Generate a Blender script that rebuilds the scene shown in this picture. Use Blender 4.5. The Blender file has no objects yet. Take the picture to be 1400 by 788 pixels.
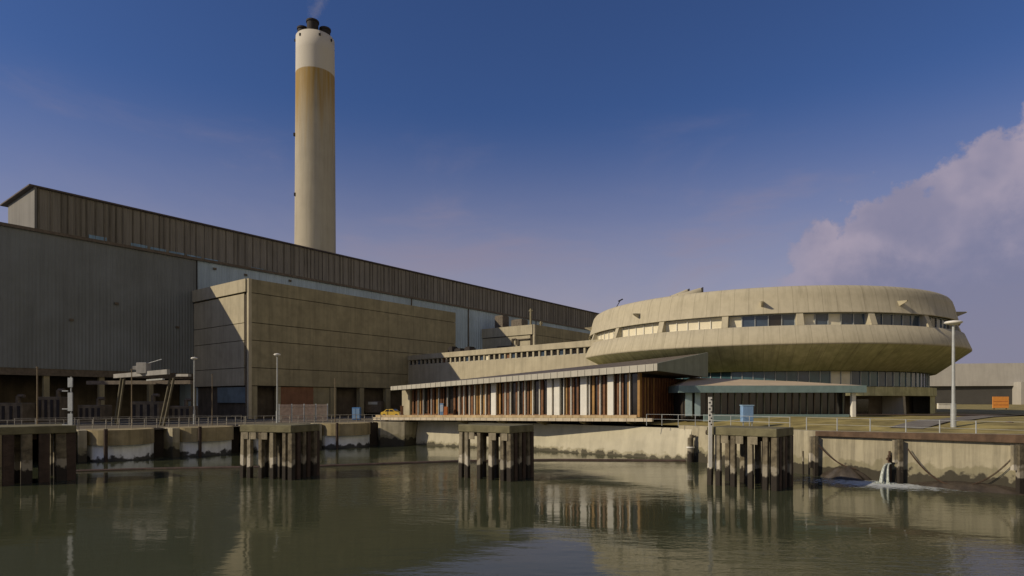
import bpy, bmesh, math, random
from mathutils import Vector, Matrix
from mathutils.geometry import tessellate_polygon
random.seed(7)
S = bpy.context.scene
COL = S.collection
EYE = 7.5                                   # eye height over the water (water is z = 0)

# ------------------------------------------------------------------ camera
cam = bpy.data.cameras.new("camera"); co = bpy.data.objects.new("camera", cam); COL.objects.link(co)
co.location = (0, 0, EYE); co.rotation_euler = (math.radians(90), 0, 0)
cam.sensor_width = 36; cam.lens = 36*831/1400; cam.shift_y = 153/1400
cam.clip_start = .3; cam.clip_end = 9000
S.camera = co
# ------------------------------------------------------------------ sun direction (towards the sun)
SUN = Vector((-1.66, -.52, .96)).normalized()
elev = math.asin(SUN.z)
azim = math.atan2(SUN.x, SUN.y)
sl = bpy.data.lights.new("sun", 'SUN'); sl.energy = 3.6; sl.angle = math.radians(.55); sl.color = (1.0, .83, .60)
so = bpy.data.objects.new("sun", sl); COL.objects.link(so)
so.rotation_euler = SUN.to_track_quat('Z', 'Y').to_euler(); so.location = (-100, -50, 80)
# ------------------------------------------------------------------ world
W = bpy.data.worlds.new("World"); S.world = W; W.use_nodes = True
nt = W.node_tree; nt.nodes.clear()
def N(tree, typ, **kw):
    n = tree.nodes.new(typ)
    for k, v in kw.items():
        if k.startswith('i_'):
            key = k[2:]
            n.inputs[int(key) if key.isdigit() else key].default_value = v
        else: setattr(n, k, v)
    return n
def L(tree, a, b): tree.links.new(a, b)
def mth(tree, op, a, b=None, c=None, clamp=False):
    n = tree.nodes.new('ShaderNodeMath'); n.operation = op; n.use_clamp = clamp
    for i, x in enumerate((a, b, c)):
        if x is None: continue
        if isinstance(x, (int, float)): n.inputs[i].default_value = x
        else: tree.links.new(x, n.inputs[i])
    return n.outputs[0]
def mixc(tree, f, a, b, typ='MIX'):
    n = tree.nodes.new('ShaderNodeMix'); n.data_type = 'RGBA'; n.blend_type = typ
    for i, x in ((0, f), (6, a), (7, b)):
        if isinstance(x, (int, float)): n.inputs[i].default_value = x
        elif isinstance(x, tuple): n.inputs[i].default_value = (*x[:3], 1)
        else: tree.links.new(x, n.inputs[i])
    return n.outputs[2]
def sstep(tree, x, lo, hi):
    n = tree.nodes.new('ShaderNodeMapRange'); n.interpolation_type = 'SMOOTHSTEP'
    if isinstance(x, (int, float)): n.inputs[0].default_value = x
    else: tree.links.new(x, n.inputs[0])
    n.inputs[1].default_value = lo; n.inputs[2].default_value = hi
    return n.outputs[0]
out = N(nt, 'ShaderNodeOutputWorld'); bg = N(nt, 'ShaderNodeBackground'); L(nt, bg.outputs[0], out.inputs[0])
sky = N(nt, 'ShaderNodeTexSky', sky_type='NISHITA', sun_disc=False, sun_elevation=elev, sun_rotation=azim,
        air_density=1.0, dust_density=.4, ozone_density=3.0)
bg.inputs[1].default_value = .075
tc = N(nt, 'ShaderNodeTexCoord'); sp = N(nt, 'ShaderNodeSeparateXYZ'); L(nt, tc.outputs['Generated'], sp.inputs[0])
X, Y, Z = sp.outputs
AZ = mth(nt, 'MULTIPLY', mth(nt, 'ARCTAN2', X, Y), 57.2958)
EL = mth(nt, 'MULTIPLY', mth(nt, 'ARCSINE', Z), 57.2958)
tint = mixc(nt, 1.0, sky.outputs[0], (.56, .69, 1.04), 'MULTIPLY')
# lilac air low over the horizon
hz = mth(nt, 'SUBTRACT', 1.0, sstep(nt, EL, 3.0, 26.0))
def noise(scale, vec, detail=5, rough=.55, dist=0.0):
    n = N(nt, 'ShaderNodeTexNoise'); n.inputs['Scale'].default_value = scale; n.inputs['Detail'].default_value = detail
    n.inputs['Roughness'].default_value = rough; n.inputs['Distortion'].default_value = dist
    L(nt, vec, n.inputs['Vector']); return n.outputs[0]
mp = N(nt, 'ShaderNodeMapping'); L(nt, tc.outputs['Generated'], mp.inputs[0]); mp.inputs['Scale'].default_value = (1, 1, 3.2)
n_str = noise(2.2, mp.outputs[0], 6, .6, .4)
n_puff = noise(11.0, tc.outputs['Generated'], 8, .58, .2)
n_puf2 = noise(6.5, tc.outputs['Generated'], 4, .5, .2)
n_fine = noise(34.0, tc.outputs['Generated'], 5, .6, .1)
n_big = noise(3.6, tc.outputs['Generated'], 3, .5, .2)
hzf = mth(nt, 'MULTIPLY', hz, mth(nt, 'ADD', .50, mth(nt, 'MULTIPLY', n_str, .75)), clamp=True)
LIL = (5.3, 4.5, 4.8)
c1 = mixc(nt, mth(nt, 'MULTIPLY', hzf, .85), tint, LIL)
# thin wisps
wis = mth(nt, 'MULTIPLY', sstep(nt, n_str, .52, .74), mth(nt, 'SUBTRACT', 1.0, sstep(nt, EL, 17.0, 27.0)))
c2 = mixc(nt, mth(nt, 'MULTIPLY', wis, .5), c1, (3.5, 3.0, 4.1))
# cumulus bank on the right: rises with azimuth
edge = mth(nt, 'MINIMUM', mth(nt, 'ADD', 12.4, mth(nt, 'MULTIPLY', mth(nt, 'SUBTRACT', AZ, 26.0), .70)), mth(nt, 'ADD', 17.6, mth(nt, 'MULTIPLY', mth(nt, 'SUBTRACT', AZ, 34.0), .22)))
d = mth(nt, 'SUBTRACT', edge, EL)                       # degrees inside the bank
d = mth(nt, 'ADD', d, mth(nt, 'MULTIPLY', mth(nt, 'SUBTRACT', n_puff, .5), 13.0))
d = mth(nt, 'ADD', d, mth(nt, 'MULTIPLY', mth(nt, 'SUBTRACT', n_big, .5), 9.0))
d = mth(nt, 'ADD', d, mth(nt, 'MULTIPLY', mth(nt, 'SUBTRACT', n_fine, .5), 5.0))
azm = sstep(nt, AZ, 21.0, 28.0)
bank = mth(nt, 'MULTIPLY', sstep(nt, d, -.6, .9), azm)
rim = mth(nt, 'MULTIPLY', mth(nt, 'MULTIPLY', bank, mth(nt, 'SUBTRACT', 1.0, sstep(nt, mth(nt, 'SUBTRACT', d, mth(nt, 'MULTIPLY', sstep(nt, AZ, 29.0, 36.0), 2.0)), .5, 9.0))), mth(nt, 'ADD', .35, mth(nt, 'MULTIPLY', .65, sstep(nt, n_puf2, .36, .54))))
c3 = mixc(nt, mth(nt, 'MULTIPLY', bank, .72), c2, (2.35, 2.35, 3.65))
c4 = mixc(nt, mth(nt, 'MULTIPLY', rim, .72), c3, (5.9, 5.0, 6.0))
# added unseen bright cloud, right and behind the camera, to warm the shaded walls
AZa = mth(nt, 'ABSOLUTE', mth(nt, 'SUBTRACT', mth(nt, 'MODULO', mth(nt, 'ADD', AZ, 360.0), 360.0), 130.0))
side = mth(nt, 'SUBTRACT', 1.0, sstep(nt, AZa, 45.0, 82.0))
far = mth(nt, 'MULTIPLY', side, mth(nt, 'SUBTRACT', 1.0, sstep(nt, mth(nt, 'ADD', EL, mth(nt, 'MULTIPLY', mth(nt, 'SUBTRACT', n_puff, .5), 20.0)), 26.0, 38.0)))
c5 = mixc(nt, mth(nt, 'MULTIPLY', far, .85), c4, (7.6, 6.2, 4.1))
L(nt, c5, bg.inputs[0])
# ------------------------------------------------------------------ render / view
S.render.engine = 'CYCLES'
S.view_settings.view_transform = 'Standard'; S.view_settings.look = 'None'
S.view_settings.exposure = 0.0; S.view_settings.gamma = 1.0
S.view_settings.use_curve_mapping = False
S.cycles.max_bounces = 6

# ================================================================== materials
MATS = {}
def mat(name, col, rough=.85, var=.25, scale=.6, streak=0.0, streak_scale=.9, col2=None, bump=.15, bscale=6.0,
        metal=0.0, spec=.35, boards=0.0, bands=None, coord='Object', grime=0.0, alpha=None):
    if name in MATS: return MATS[name]
    m = bpy.data.materials.new(name); m.use_nodes = True; t = m.node_tree; t.nodes.clear()
    o = N(t, 'ShaderNodeOutputMaterial'); b = N(t, 'ShaderNodeBsdfPrincipled'); L(t, b.outputs[0], o.inputs[0])
    c = N(t, 'ShaderNodeTexCoord').outputs[coord]
    if coord == 'World':
        pass
    n1 = N(t, 'ShaderNodeTexNoise'); L(t, c, n1.inputs['Vector']); n1.inputs['Scale'].default_value = scale
    n1.inputs['Detail'].default_value = 8; n1.inputs['Roughness'].default_value = .62
    f = sstep(t, n1.outputs[0], .28, .72)
    a = tuple(x*(1-var) for x in col); bb = tuple(min(1, x*(1+var)) for x in (col2 or col))
    cc = mixc(t, f, a, bb)
    if grime:
        n3 = N(t, 'ShaderNodeTexNoise'); L(t, c, n3.inputs['Vector']); n3.inputs['Scale'].default_value = scale*.25
        n3.inputs['Detail'].default_value = 5
        cc = mixc(t, mth(t, 'MULTIPLY', sstep(t, n3.outputs[0], .45, .7), grime), cc, tuple(x*.45 for x in col))
    if streak:
        mpp = N(t, 'ShaderNodeMapping'); L(t, c, mpp.inputs[0]); mpp.inputs['Scale'].default_value = (1, 1, .045)
        n2 = N(t, 'ShaderNodeTexNoise'); L(t, mpp.outputs[0], n2.inputs['Vector'])
        n2.inputs['Scale'].default_value = streak_scale; n2.inputs['Detail'].default_value = 6; n2.inputs['Roughness'].default_value = .7
        cc = mixc(t, mth(t, 'MULTIPLY', sstep(t, n2.outputs[0], .42, .66), streak), cc, tuple(x*.38 for x in col))
    spz = None
    if bands:                                            # tide and weather marks at fixed heights: (z_lo, z_hi, colour, strength)
        spz = N(t, 'ShaderNodeSeparateXYZ')
        g = N(t, 'ShaderNodeNewGeometry'); L(t, g.outputs['Position'], spz.inputs[0])
        nb = N(t, 'ShaderNodeTexNoise'); L(t, g.outputs['Position'], nb.inputs['Vector']); nb.inputs['Scale'].default_value = 1.1; nb.inputs['Detail'].default_value = 6
        wob = mth(t, 'MULTIPLY', mth(t, 'SUBTRACT', nb.outputs[0], .5), 2.1)
        zz = mth(t, 'ADD', spz.outputs[2], wob)
        for (lo, hi, bc, st) in bands:
            fz = mth(t, 'MULTIPLY', sstep(t, zz, lo-.12, lo+.12), mth(t, 'SUBTRACT', 1.0, sstep(t, zz, hi-.15, hi+.15)))
            cc = mixc(t, mth(t, 'MULTIPLY', fz, st), cc, bc)
    L(t, cc, b.inputs['Base Color'])
    b.inputs['Roughness'].default_value = rough; b.inputs['Metallic'].default_value = metal
    b.inputs['Specular IOR Level'].default_value = spec
    if bump:
        n4 = N(t, 'ShaderNodeTexNoise'); L(t, c, n4.inputs['Vector']); n4.inputs['Scale'].default_value = bscale; n4.inputs['Detail'].default_value = 6
        bp = N(t, 'ShaderNodeBump'); bp.inputs['Strength'].default_value = bump; bp.inputs['Distance'].default_value = .06
        L(t, n4.outputs[0], bp.inputs['Height']); L(t, bp.outputs[0], b.inputs['Normal'])
    MATS[name] = m; return m

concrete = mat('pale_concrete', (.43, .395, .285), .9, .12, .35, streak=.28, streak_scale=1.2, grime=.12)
conc_top = mat('drum_concrete', (.45, .415, .30), .9, .06, 1.1, grime=.05, bscale=12)
conc_soffit = mat('stained_soffit', (.42, .42, .22), .92, .14, .8, col2=(.48, .47, .26))
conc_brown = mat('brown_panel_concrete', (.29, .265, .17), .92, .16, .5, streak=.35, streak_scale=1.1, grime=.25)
conc_quay = mat('quay_concrete', (.385, .355, .25), .9, .14, .6, streak=.55, streak_scale=1.6, grime=.2,
                bands=[(-9, 1.15, (.035, .032, .022), .95), (1.15, 1.75, (.16, .15, .085), .6)])
conc_apron = mat('quay_apron', (.50, .475, .36), .9, .10, .4, streak=.22, grime=.1,
                 bands=[(-9, .35, (.04, .036, .022), .9), (.35, .65, (.22, .2, .12), .6)])
conc_olive = mat('old_quay_concrete', (.33, .28, .16), .92, .25, .6, streak=.5, grime=.3)
conc_white = mat('whitewashed_concrete', (.74, .80, .84), .85, .12, .6, streak=.25, bands=[(-9, .5, (.03, .03, .025), .95)])
pile_m = mat('tidal_pile', (.10, .085, .058), .85, .35, 1.6, streak=.5, col2=(.15, .13, .085), bump=.5,
             bands=[(-9, 1.35, (.022, .018, .014), .97), (1.35, 1.95, (.52, .49, .40), .38)])
pile_pale = mat('tidal_pile_pale', (.24, .215, .15), .85, .25, 1.6, streak=.45, bump=.5,
             bands=[(-9, 1.3, (.022, .018, .014), .97), (1.3, 2.1, (.62, .59, .50), .6)])
cap_m = mat('dolphin_cap', (.15, .14, .08), .9, .3, .9, grime=.3, bump=.5)
timber_dark = mat('tarred_timber', (.055, .038, .028), .85, .35, 1.5, streak=.4, bump=.5)
timber_red = mat('fender_timber', (.105, .068, .042), .85, .3, 1.2, streak=.4, bump=.5)
white_paint = mat('white_paint', (.72, .72, .66), .55, .06, 1.0, streak=.18)
white_panel = mat('white_fascia', (.46, .45, .38), .6, .06, .7, streak=.22, streak_scale=2.2)
shaded_fascia = mat('shaded_fascia', (.20, .23, .19), .7, .10, .8, streak=.3)  # roof end fascia: its shade is put into the darker colour
teal = mat('teal_band', (.17, .25, .25), .6, .12, .9, streak=.2)
varnish = mat('varnished_timber', (.165, .075, .030), .5, .3, 1.3, streak=.4, streak_scale=3)
varnish2 = mat('pale_varnished_timber', (.33, .19, .06), .5, .2, 1.3, streak=.3, streak_scale=3)
blind = mat('cream_blind', (.70, .66, .50), .8, .06, 1.0, bump=0)
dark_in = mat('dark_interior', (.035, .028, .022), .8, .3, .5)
steel = mat('galvanised_steel', (.40, .43, .43), .5, .12, 2.0, metal=.3)
steel_dk = mat('dark_steel', (.12, .10, .075), .6, .3, 2.0, streak=.3)
rust = mat('rusty_steel', (.07, .045, .03), .9, .35, 3.0)
bluebox = mat('light_blue_paint', (.20, .34, .54), .5, .1, 1.5, streak=.2)
blue_dk = mat('blue_paint', (.06, .17, .38), .5, .15, 1.5)
orange = mat('orange_paint', (.80, .33, .07), .6, .08, 1.5)
orange_dk = mat('dark_orange_paint', (.52, .17, .05), .6, .1, 1.5)
yellow = mat('yellow_car_paint', (.58, .40, .05), .35, .05, 1.0, bump=0, spec=.5)
rubber = mat('rubber', (.02, .02, .02), .8, .1, 2)
grass_m = mat('dry_grass', (.21, .175, .062), .95, .30, .35, col2=(.28, .235, .085), bump=.8, bscale=3)
yard_m = mat('yard_ground', (.13, .115, .085), .95, .25, .15, bump=.4)
path_m = mat('path_asphalt', (.16, .15, .13), .95, .18, .6)
road_m = mat('road_asphalt', (.075, .05, .038), .95, .2, .5)
mud_m = mat('mud', (.045, .036, .026), .55, .4, 1.2, bump=.9, bscale=2.5, spec=.5)
roof_lt = mat('pale_roof_sheet', (.40, .39, .35), .8, .06, .15, streak=.15)
wall_shed = mat('shed_wall', (.07, .068, .062), .8, .1, .2)
black = mat('soot_black', (.025, .022, .022), .8, .2, 1.0)
fish_roof = mat('sandy_roof', (.47, .39, .28), .9, .1, .6, grime=.15)

def glass(name, col, rough=.08, spec=.6):
    m = mat(name, col, rough, .2, .8, bump=.03, spec=spec); return m
glass_blue = glass('blue_window_glass', (.05, .075, .11))
glass_dark = glass('dark_window_glass', (.025, .022, .020))
glass_teal = glass('teal_window_glass', (.045, .10, .12))

def clad(name, col, pitch, var, streak, angle=0.0, depth=.5, col2=None, bands=None, patch=None):
    """ribbed sheet cladding: ribs run up the wall (bump from object u coordinate)."""
    m = mat(name, col, .75, var, .10, streak=streak, streak_scale=.9, col2=col2, bump=0, grime=.35, bands=bands)
    t = m.node_tree; b = [n for n in t.nodes if n.type == 'BSDF_PRINCIPLED'][0]
    g = N(t, 'ShaderNodeNewGeometry'); dp = N(t, 'ShaderNodeVectorMath', operation='DOT_PRODUCT')
    L(t, g.outputs['Position'], dp.inputs[0]); dp.inputs[1].default_value = (.61+.792*.0, .792, 0)
    s = mth(t, 'SINE', mth(t, 'MULTIPLY', dp.outputs['Value'], 2*math.pi/pitch))
    bp = N(t, 'ShaderNodeBump'); bp.inputs['Strength'].default_value = depth; bp.inputs['Distance'].default_value = .25
    L(t, s, bp.inputs['Height']); L(t, bp.outputs[0], b.inputs['Normal'])
    return m
clad_grey = clad('grey_sheet_cladding', (.175, .195, .195), .6, .10, .25, col2=(.185, .21, .22), depth=.3)
clad_blue = clad('blue_sheet_cladding', (.40, .52, .62), 1.15, .14, .25)
clad_dark = clad('weathered_rooftop_cladding', (.25, .235, .195), .55, .14, .45, depth=.45)
clad_end = clad('pale_end_cladding', (.22, .22, .20), 1.2, .15, .5)

# chimney: concrete shaft, tan soot stain under a white top ring (real weathering, fixed heights)
def chimney_mat():
    m = mat('chimney_concrete', (.40, .37, .285), .9, .08, .06, streak=.3, streak_scale=.35, bump=.1)
    t = m.node_tree; b = [n for n in t.nodes if n.type == 'BSDF_PRINCIPLED'][0]
    base = b.inputs['Base Color'].links[0].from_socket
    g = N(t, 'ShaderNodeNewGeometry'); s = N(t, 'ShaderNodeSeparateXYZ'); L(t, g.outputs['Position'], s.inputs[0])
    mpp = N(t, 'ShaderNodeMapping'); L(t, g.outputs['Position'], mpp.inputs[0]); mpp.inputs['Scale'].default_value = (.35, .35, .012)
    nn = N(t, 'ShaderNodeTexNoise'); L(t, mpp.outputs[0], nn.inputs['Vector']); nn.inputs['Scale'].default_value = 1; nn.inputs['Detail'].default_value = 5
    zz = mth(t, 'ADD', s.outputs[2], mth(t, 'MULTIPLY', mth(t, 'SUBTRACT', nn.outputs[0], .5), 60))
    tan = mth(t, 'MULTIPLY', mth(t, 'SUBTRACT', 1, sstep(t, s.outputs[2], 169.5, 170.1)), sstep(t, zz, 128, 170))
    nk = N(t, 'ShaderNodeTexNoise'); L(t, mpp.outputs[0], nk.inputs['Vector']); nk.inputs['Scale'].default_value = 2.2; nk.inputs['Detail'].default_value = 6
    tan = mth(t, 'MULTIPLY', tan, mth(t, 'ADD', .55, mth(t, 'MULTIPLY', .5, sstep(t, nk.outputs[0], .35, .6))), clamp=True)
    c = mixc(t, mth(t, 'MULTIPLY', tan, .97), base, (.32, .21, .055))
    wh = sstep(t, s.outputs[2], 169.5, 170.1)
    c = mixc(t, wh, c, (.52, .50, .43))
    L(t, c, b.inputs['Base Color']); return m
chim_m = chimney_mat()

def drum_surface(m, joint=.35, st=.5):
    """rain streaks and panel joints that follow the round wall (object origin is the building's centre)"""
    t = m.node_tree; b = [n for n in t.nodes if n.type == 'BSDF_PRINCIPLED'][0]
    base = b.inputs['Base Color'].links[0].from_socket
    c = N(t, 'ShaderNodeTexCoord'); s = N(t, 'ShaderNodeSeparateXYZ'); L(t, c.outputs['Object'], s.inputs[0])
    ang = mth(t, 'ARCTAN2', s.outputs[1], s.outputs[0])
    cv = N(t, 'ShaderNodeCombineXYZ'); L(t, mth(t, 'MULTIPLY', ang, 32.0), cv.inputs[0]); L(t, mth(t, 'MULTIPLY', s.outputs[2], .10), cv.inputs[2])
    n = N(t, 'ShaderNodeTexNoise'); L(t, cv.outputs[0], n.inputs['Vector']); n.inputs['Scale'].default_value = 1.5; n.inputs['Detail'].default_value = 7; n.inputs['Roughness'].default_value = .75
    cc = mixc(t, mth(t, 'MULTIPLY', sstep(t, n.outputs[0], .45, .68), st), base, (.16, .145, .095))
    fr = mth(t, 'FRACT', mth(t, 'ADD', mth(t, 'MULTIPLY', ang, 180/math.pi/3.6), 100.0))
    ln = mth(t, 'LESS_THAN', mth(t, 'ABSOLUTE', mth(t, 'SUBTRACT', fr, .5)), .022)
    cc = mixc(t, mth(t, 'MULTIPLY', ln, joint), cc, (.08, .07, .05))
    L(t, cc, b.inputs['Base Color'])
drum_surface(conc_top, .32, .30); drum_surface(conc_soffit, .35, .42)

def water_mat():
    m = bpy.data.materials.new('harbour_water'); m.use_nodes = True; t = m.node_tree; t.nodes.clear()
    o = N(t, 'ShaderNodeOutputMaterial'); b = N(t, 'ShaderNodeBsdfPrincipled'); L(t, b.outputs[0], o.inputs[0])
    b.inputs['IOR'].default_value = 1.36; b.inputs['Roughness'].default_value = .035
    b.inputs['Specular IOR Level'].default_value = .5
    g = N(t, 'ShaderNodeNewGeometry')
    n0 = N(t, 'ShaderNodeTexNoise'); L(t, g.outputs['Position'], n0.inputs['Vector']); n0.inputs['Scale'].default_value = .05; n0.inputs['Detail'].default_value = 4
    cc = mixc(t, n0.outputs[0], (.047, .054, .029), (.060, .069, .038))
    L(t, cc, b.inputs['Base Color'])
    mp1 = N(t, 'ShaderNodeMapping'); L(t, g.outputs['Position'], mp1.inputs[0]); mp1.inputs['Scale'].default_value = (.55, 1.15, 1); mp1.inputs['Rotation'].default_value = (0, 0, .3)
    a = N(t, 'ShaderNodeTexNoise'); L(t, mp1.outputs[0], a.inputs['Vector']); a.inputs['Scale'].default_value = 1.5; a.inputs['Detail'].default_value = 4; a.inputs['Roughness'].default_value = .55
    c = N(t, 'ShaderNodeTexNoise'); L(t, mp1.outputs[0], c.inputs['Vector']); c.inputs['Scale'].default_value = .22; c.inputs['Detail'].default_value = 3
    # calmer and rougher patches
    p = N(t, 'ShaderNodeTexNoise'); L(t, mp1.outputs[0], p.inputs['Vector']); p.inputs['Scale'].default_value = .05; p.inputs['Detail'].default_value = 3
    amp = mth(t, 'ADD', .16, mth(t, 'MULTIPLY', sstep(t, p.outputs[0], .42, .66), 1.15))
    f3 = N(t, 'ShaderNodeTexNoise'); L(t, mp1.outputs[0], f3.inputs['Vector']); f3.inputs['Scale'].default_value = 5.5; f3.inputs['Detail'].default_value = 3
    aa = mth(t, 'ADD', a.outputs[0], mth(t, 'MULTIPLY', f3.outputs[0], .22))
    h = mth(t, 'ADD', mth(t, 'MULTIPLY', mth(t, 'MULTIPLY', aa, amp), .034), mth(t, 'MULTIPLY', c.outputs[0], .035))
    bp = N(t, 'ShaderNodeBump'); bp.inputs['Strength'].default_value = 1.0; bp.inputs['Distance'].default_value = 1.0
    L(t, h, bp.inputs['Height']); L(t, bp.outputs[0], b.inputs['Normal'])
    return m
water_m = water_mat()

def foam_mat():
    m = bpy.data.materials.new('foam'); m.use_nodes = True; t = m.node_tree; t.nodes.clear()
    o = N(t, 'ShaderNodeOutputMaterial'); b = N(t, 'ShaderNodeBsdfPrincipled'); L(t, b.outputs[0], o.inputs[0])
    b.inputs['Base Color'].default_value = (.55, .6, .6, 1); b.inputs['Roughness'].default_value = 1; b.inputs['Specular IOR Level'].default_value = 0
    c = N(t, 'ShaderNodeTexCoord'); mp1 = N(t, 'ShaderNodeMapping'); L(t, c.outputs['Object'], mp1.inputs[0]); mp1.inputs['Scale'].default_value = (.9, 1.3, 1)
    n = N(t, 'ShaderNodeTexNoise'); L(t, mp1.outputs[0], n.inputs['Vector']); n.inputs['Scale'].default_value = 1.6; n.inputs['Detail'].default_value = 6; n.inputs['Roughness'].default_value = .7
    s = N(t, 'ShaderNodeSeparateXYZ'); L(t, c.outputs['Object'], s.inputs[0])
    r = mth(t, 'SQRT', mth(t, 'ADD', mth(t, 'POWER', mth(t, 'DIVIDE', s.outputs[0], 6.0), 2), mth(t, 'POWER', mth(t, 'DIVIDE', s.outputs[1], 3.6), 2)))
    f = mth(t, 'SUBTRACT', n.outputs[0], mth(t, 'MULTIPLY', r, .32))
    L(t, mth(t, 'MULTIPLY', sstep(t, f, .16, .44), .85), b.inputs['Alpha'])
    return m

# ================================================================== mesh helpers
ORG = {}
def tag(o, label=None, cat=None, group=None, kind=None):
    if label: o['label'] = label
    if cat: o['category'] = cat
    if group: o['group'] = group
    if kind: o['kind'] = kind
    return o
def thing(name, label, cat, loc, group=None, rz=0.0):
    o = bpy.data.objects.new(name, None); COL.objects.link(o); o.location = loc; o.rotation_euler = (0, 0, rz)
    o.empty_display_size = .2
    ORG[o] = Vector(loc)
    return tag(o, label, cat, group)
class MB:
    def __init__(s): s.v = []; s.f = []; s.sm = []
    def add(s, vs, fs, smooth=False):
        n = len(s.v); s.v += [Vector(p) for p in vs]; s.f += [tuple(i+n for i in f) for f in fs]; s.sm += [smooth]*len(fs); return s
    def hexa(s, lo, hi):
        """lo, hi: 4 points each, counter-clockwise seen from above"""
        return s.add(list(lo)+list(hi), [(3, 2, 1, 0), (4, 5, 6, 7), (0, 1, 5, 4), (1, 2, 6, 5), (2, 3, 7, 6), (3, 0, 4, 7)])
    def box(s, x0, x1, y0, y1, z0, z1):
        q = [(x0, y0), (x1, y0), (x1, y1), (x0, y1)]
        return s.hexa([(*a, z0) for a in q], [(*a, z1) for a in q])
    def obox(s, a, b, w, z0, z1, off=0.0):
        """box along a->b (xy), width w centred (shifted off to the left), z0..z1; z may be a pair (at a, at b)"""
        a = Vector(a[:2]); b = Vector(b[:2]); d = (b-a).normalized(); n = Vector((-d.y, d.x))
        p = [a+n*(off-w/2), b+n*(off-w/2), b+n*(off+w/2), a+n*(off+w/2)]
        za = z0 if isinstance(z0, tuple) else (z0, z0); zb = z1 if isinstance(z1, tuple) else (z1, z1)
        k = (0, 1, 1, 0)
        return s.hexa([(p[i].x, p[i].y, za[k[i]]) for i in range(4)], [(p[i].x, p[i].y, zb[k[i]]) for i in range(4)])
    def tube(s, a, b, r, r2=None, n=10, caps=True):
        a = Vector(a); b = Vector(b); r2 = r if r2 is None else r2
        d = (b-a).normalized(); u = d.orthogonal().normalized(); w = d.cross(u)
        vs = []
        for p, rr in ((a, r), (b, r2)):
            for i in range(n):
                t = 2*math.pi*i/n; vs.append(p+u*math.cos(t)*rr+w*math.sin(t)*rr)
        k = len(s.v)
        s.add(vs, [(i, (i+1) % n, n+(i+1) % n, n+i) for i in range(n)], True)
        if caps:
            s.add(vs, [tuple(reversed(range(n))), tuple(n+i for i in range(n))])
        return s
    def path(s, pts, r, n=6):
        for a, b in zip(pts, pts[1:]): s.tube(a, b, r, n=n)
        return s
    def prism(s, poly, z0, z1):
        n = len(poly)
        vs = [(*p[:2], z0) for p in poly]+[(*p[:2], z1) for p in poly]
        return s.add(vs, [tuple(reversed(range(n))), tuple(range(n, 2*n))]+[(i, (i+1) % n, n+(i+1) % n, n+i) for i in range(n)])
    def extr(s, poly, vec):
        """polygon of 3D points extruded by vec"""
        n = len(poly); vec = Vector(vec)
        vs = [Vector(p) for p in poly]+[Vector(p)+vec for p in poly]
        return s.add(vs, [tuple(reversed(range(n))), tuple(range(n, 2*n))]+[(i, (i+1) % n, n+(i+1) % n, n+i) for i in range(n)])
    def lathe(s, c, prof, a0=0, a1=360, n=96, smooth=True):
        full = abs(a1-a0) >= 359.9; m = n if full else n+1; k = len(prof); vs = []
        for i in range(m):
            t = math.radians(a0+(a1-a0)*i/n)
            for (r, z) in prof: vs.append((c[0]+r*math.cos(t), c[1]+r*math.sin(t), z))
        fs = []
        for i in range(n):
            j = (i+1) % m if full else i+1
            for q in range(k-1): fs.append((i*k+q, j*k+q, j*k+q+1, i*k+q+1))
        return s.add(vs, fs, smooth)
    def build(s, name, m, parent=None, label=None, bevel=0.0, local=False):
        o_w = Vector((0, 0, 0)) if local else (ORG[parent] if parent is not None else Vector((0, 0, 0)))
        if parent is None and not local:
            xs = [v.x for v in s.v]; ys = [v.y for v in s.v]; zs = [v.z for v in s.v]
            o_w = Vector(((min(xs)+max(xs))/2, (min(ys)+max(ys))/2, min(zs)))
        me = bpy.data.meshes.new(name); me.from_pydata([v-o_w for v in s.v], [], s.f)
        me.polygons.foreach_set('use_smooth', s.sm)
        bm = bmesh.new(); bm.from_mesh(me); bmesh.ops.recalc_face_normals(bm, faces=bm.faces); bm.to_mesh(me); bm.free()
        me.materials.append(m)
        o = bpy.data.objects.new(name, me); COL.objects.link(o)
        if parent is not None: o.parent = parent
        else: o.location = o_w
        ORG[o] = ORG[parent] if parent is not None else o_w
        if label: o['label'] = label
        if bevel:
            b = o.modifiers.new('bevel', 'BEVEL'); b.width = bevel; b.segments = 1; b.limit_method = 'ANGLE'
        return o
def copy_tree(o, parent=None):
    c = o.copy(); COL.objects.link(c); c.parent = parent
    for ch in list(o.children): copy_tree(ch, c)
    return c
def at(px, Yd, z=0.0): return Vector(((px-700)/831*Yd, Yd, z))
def zz(py, Yd): return EYE+(547-py)/831*Yd

# hall frame: u runs along the power station (away, right), v runs back (away, left)
O = Vector((-52, 120)); U = Vector((.610, .792)); V = Vector((-.792, .610))
def F(u, v, z): p = O+U*u+V*v; return Vector((p.x, p.y, z))
def u_at(px, v=0.0):
    k = (px-700)/831; p = O+V*v
    return (k*p.y-p.x)/(U.x-k*U.y)
def fbox(mb, u0, u1, v0, v1, z0, z1):
    q = [(u0, v0), (u1, v0), (u1, v1), (u0, v1)]
    lo = [F(a, b, z0) for a, b in q]; hi = [F(a, b, z1) for a, b in q]
    return mb.hexa(lo, hi)
GL = 3.82          # yard level on the left

# ================================================================== water and ground
w = MB(); w.add([(-4000, -1500, 0), (4000, -1500, 0), (4000, 5000, 0), (-4000, 5000, 0)], [(0, 1, 2, 3)])
tag(w.build('water', water_m), kind='structure')
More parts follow.
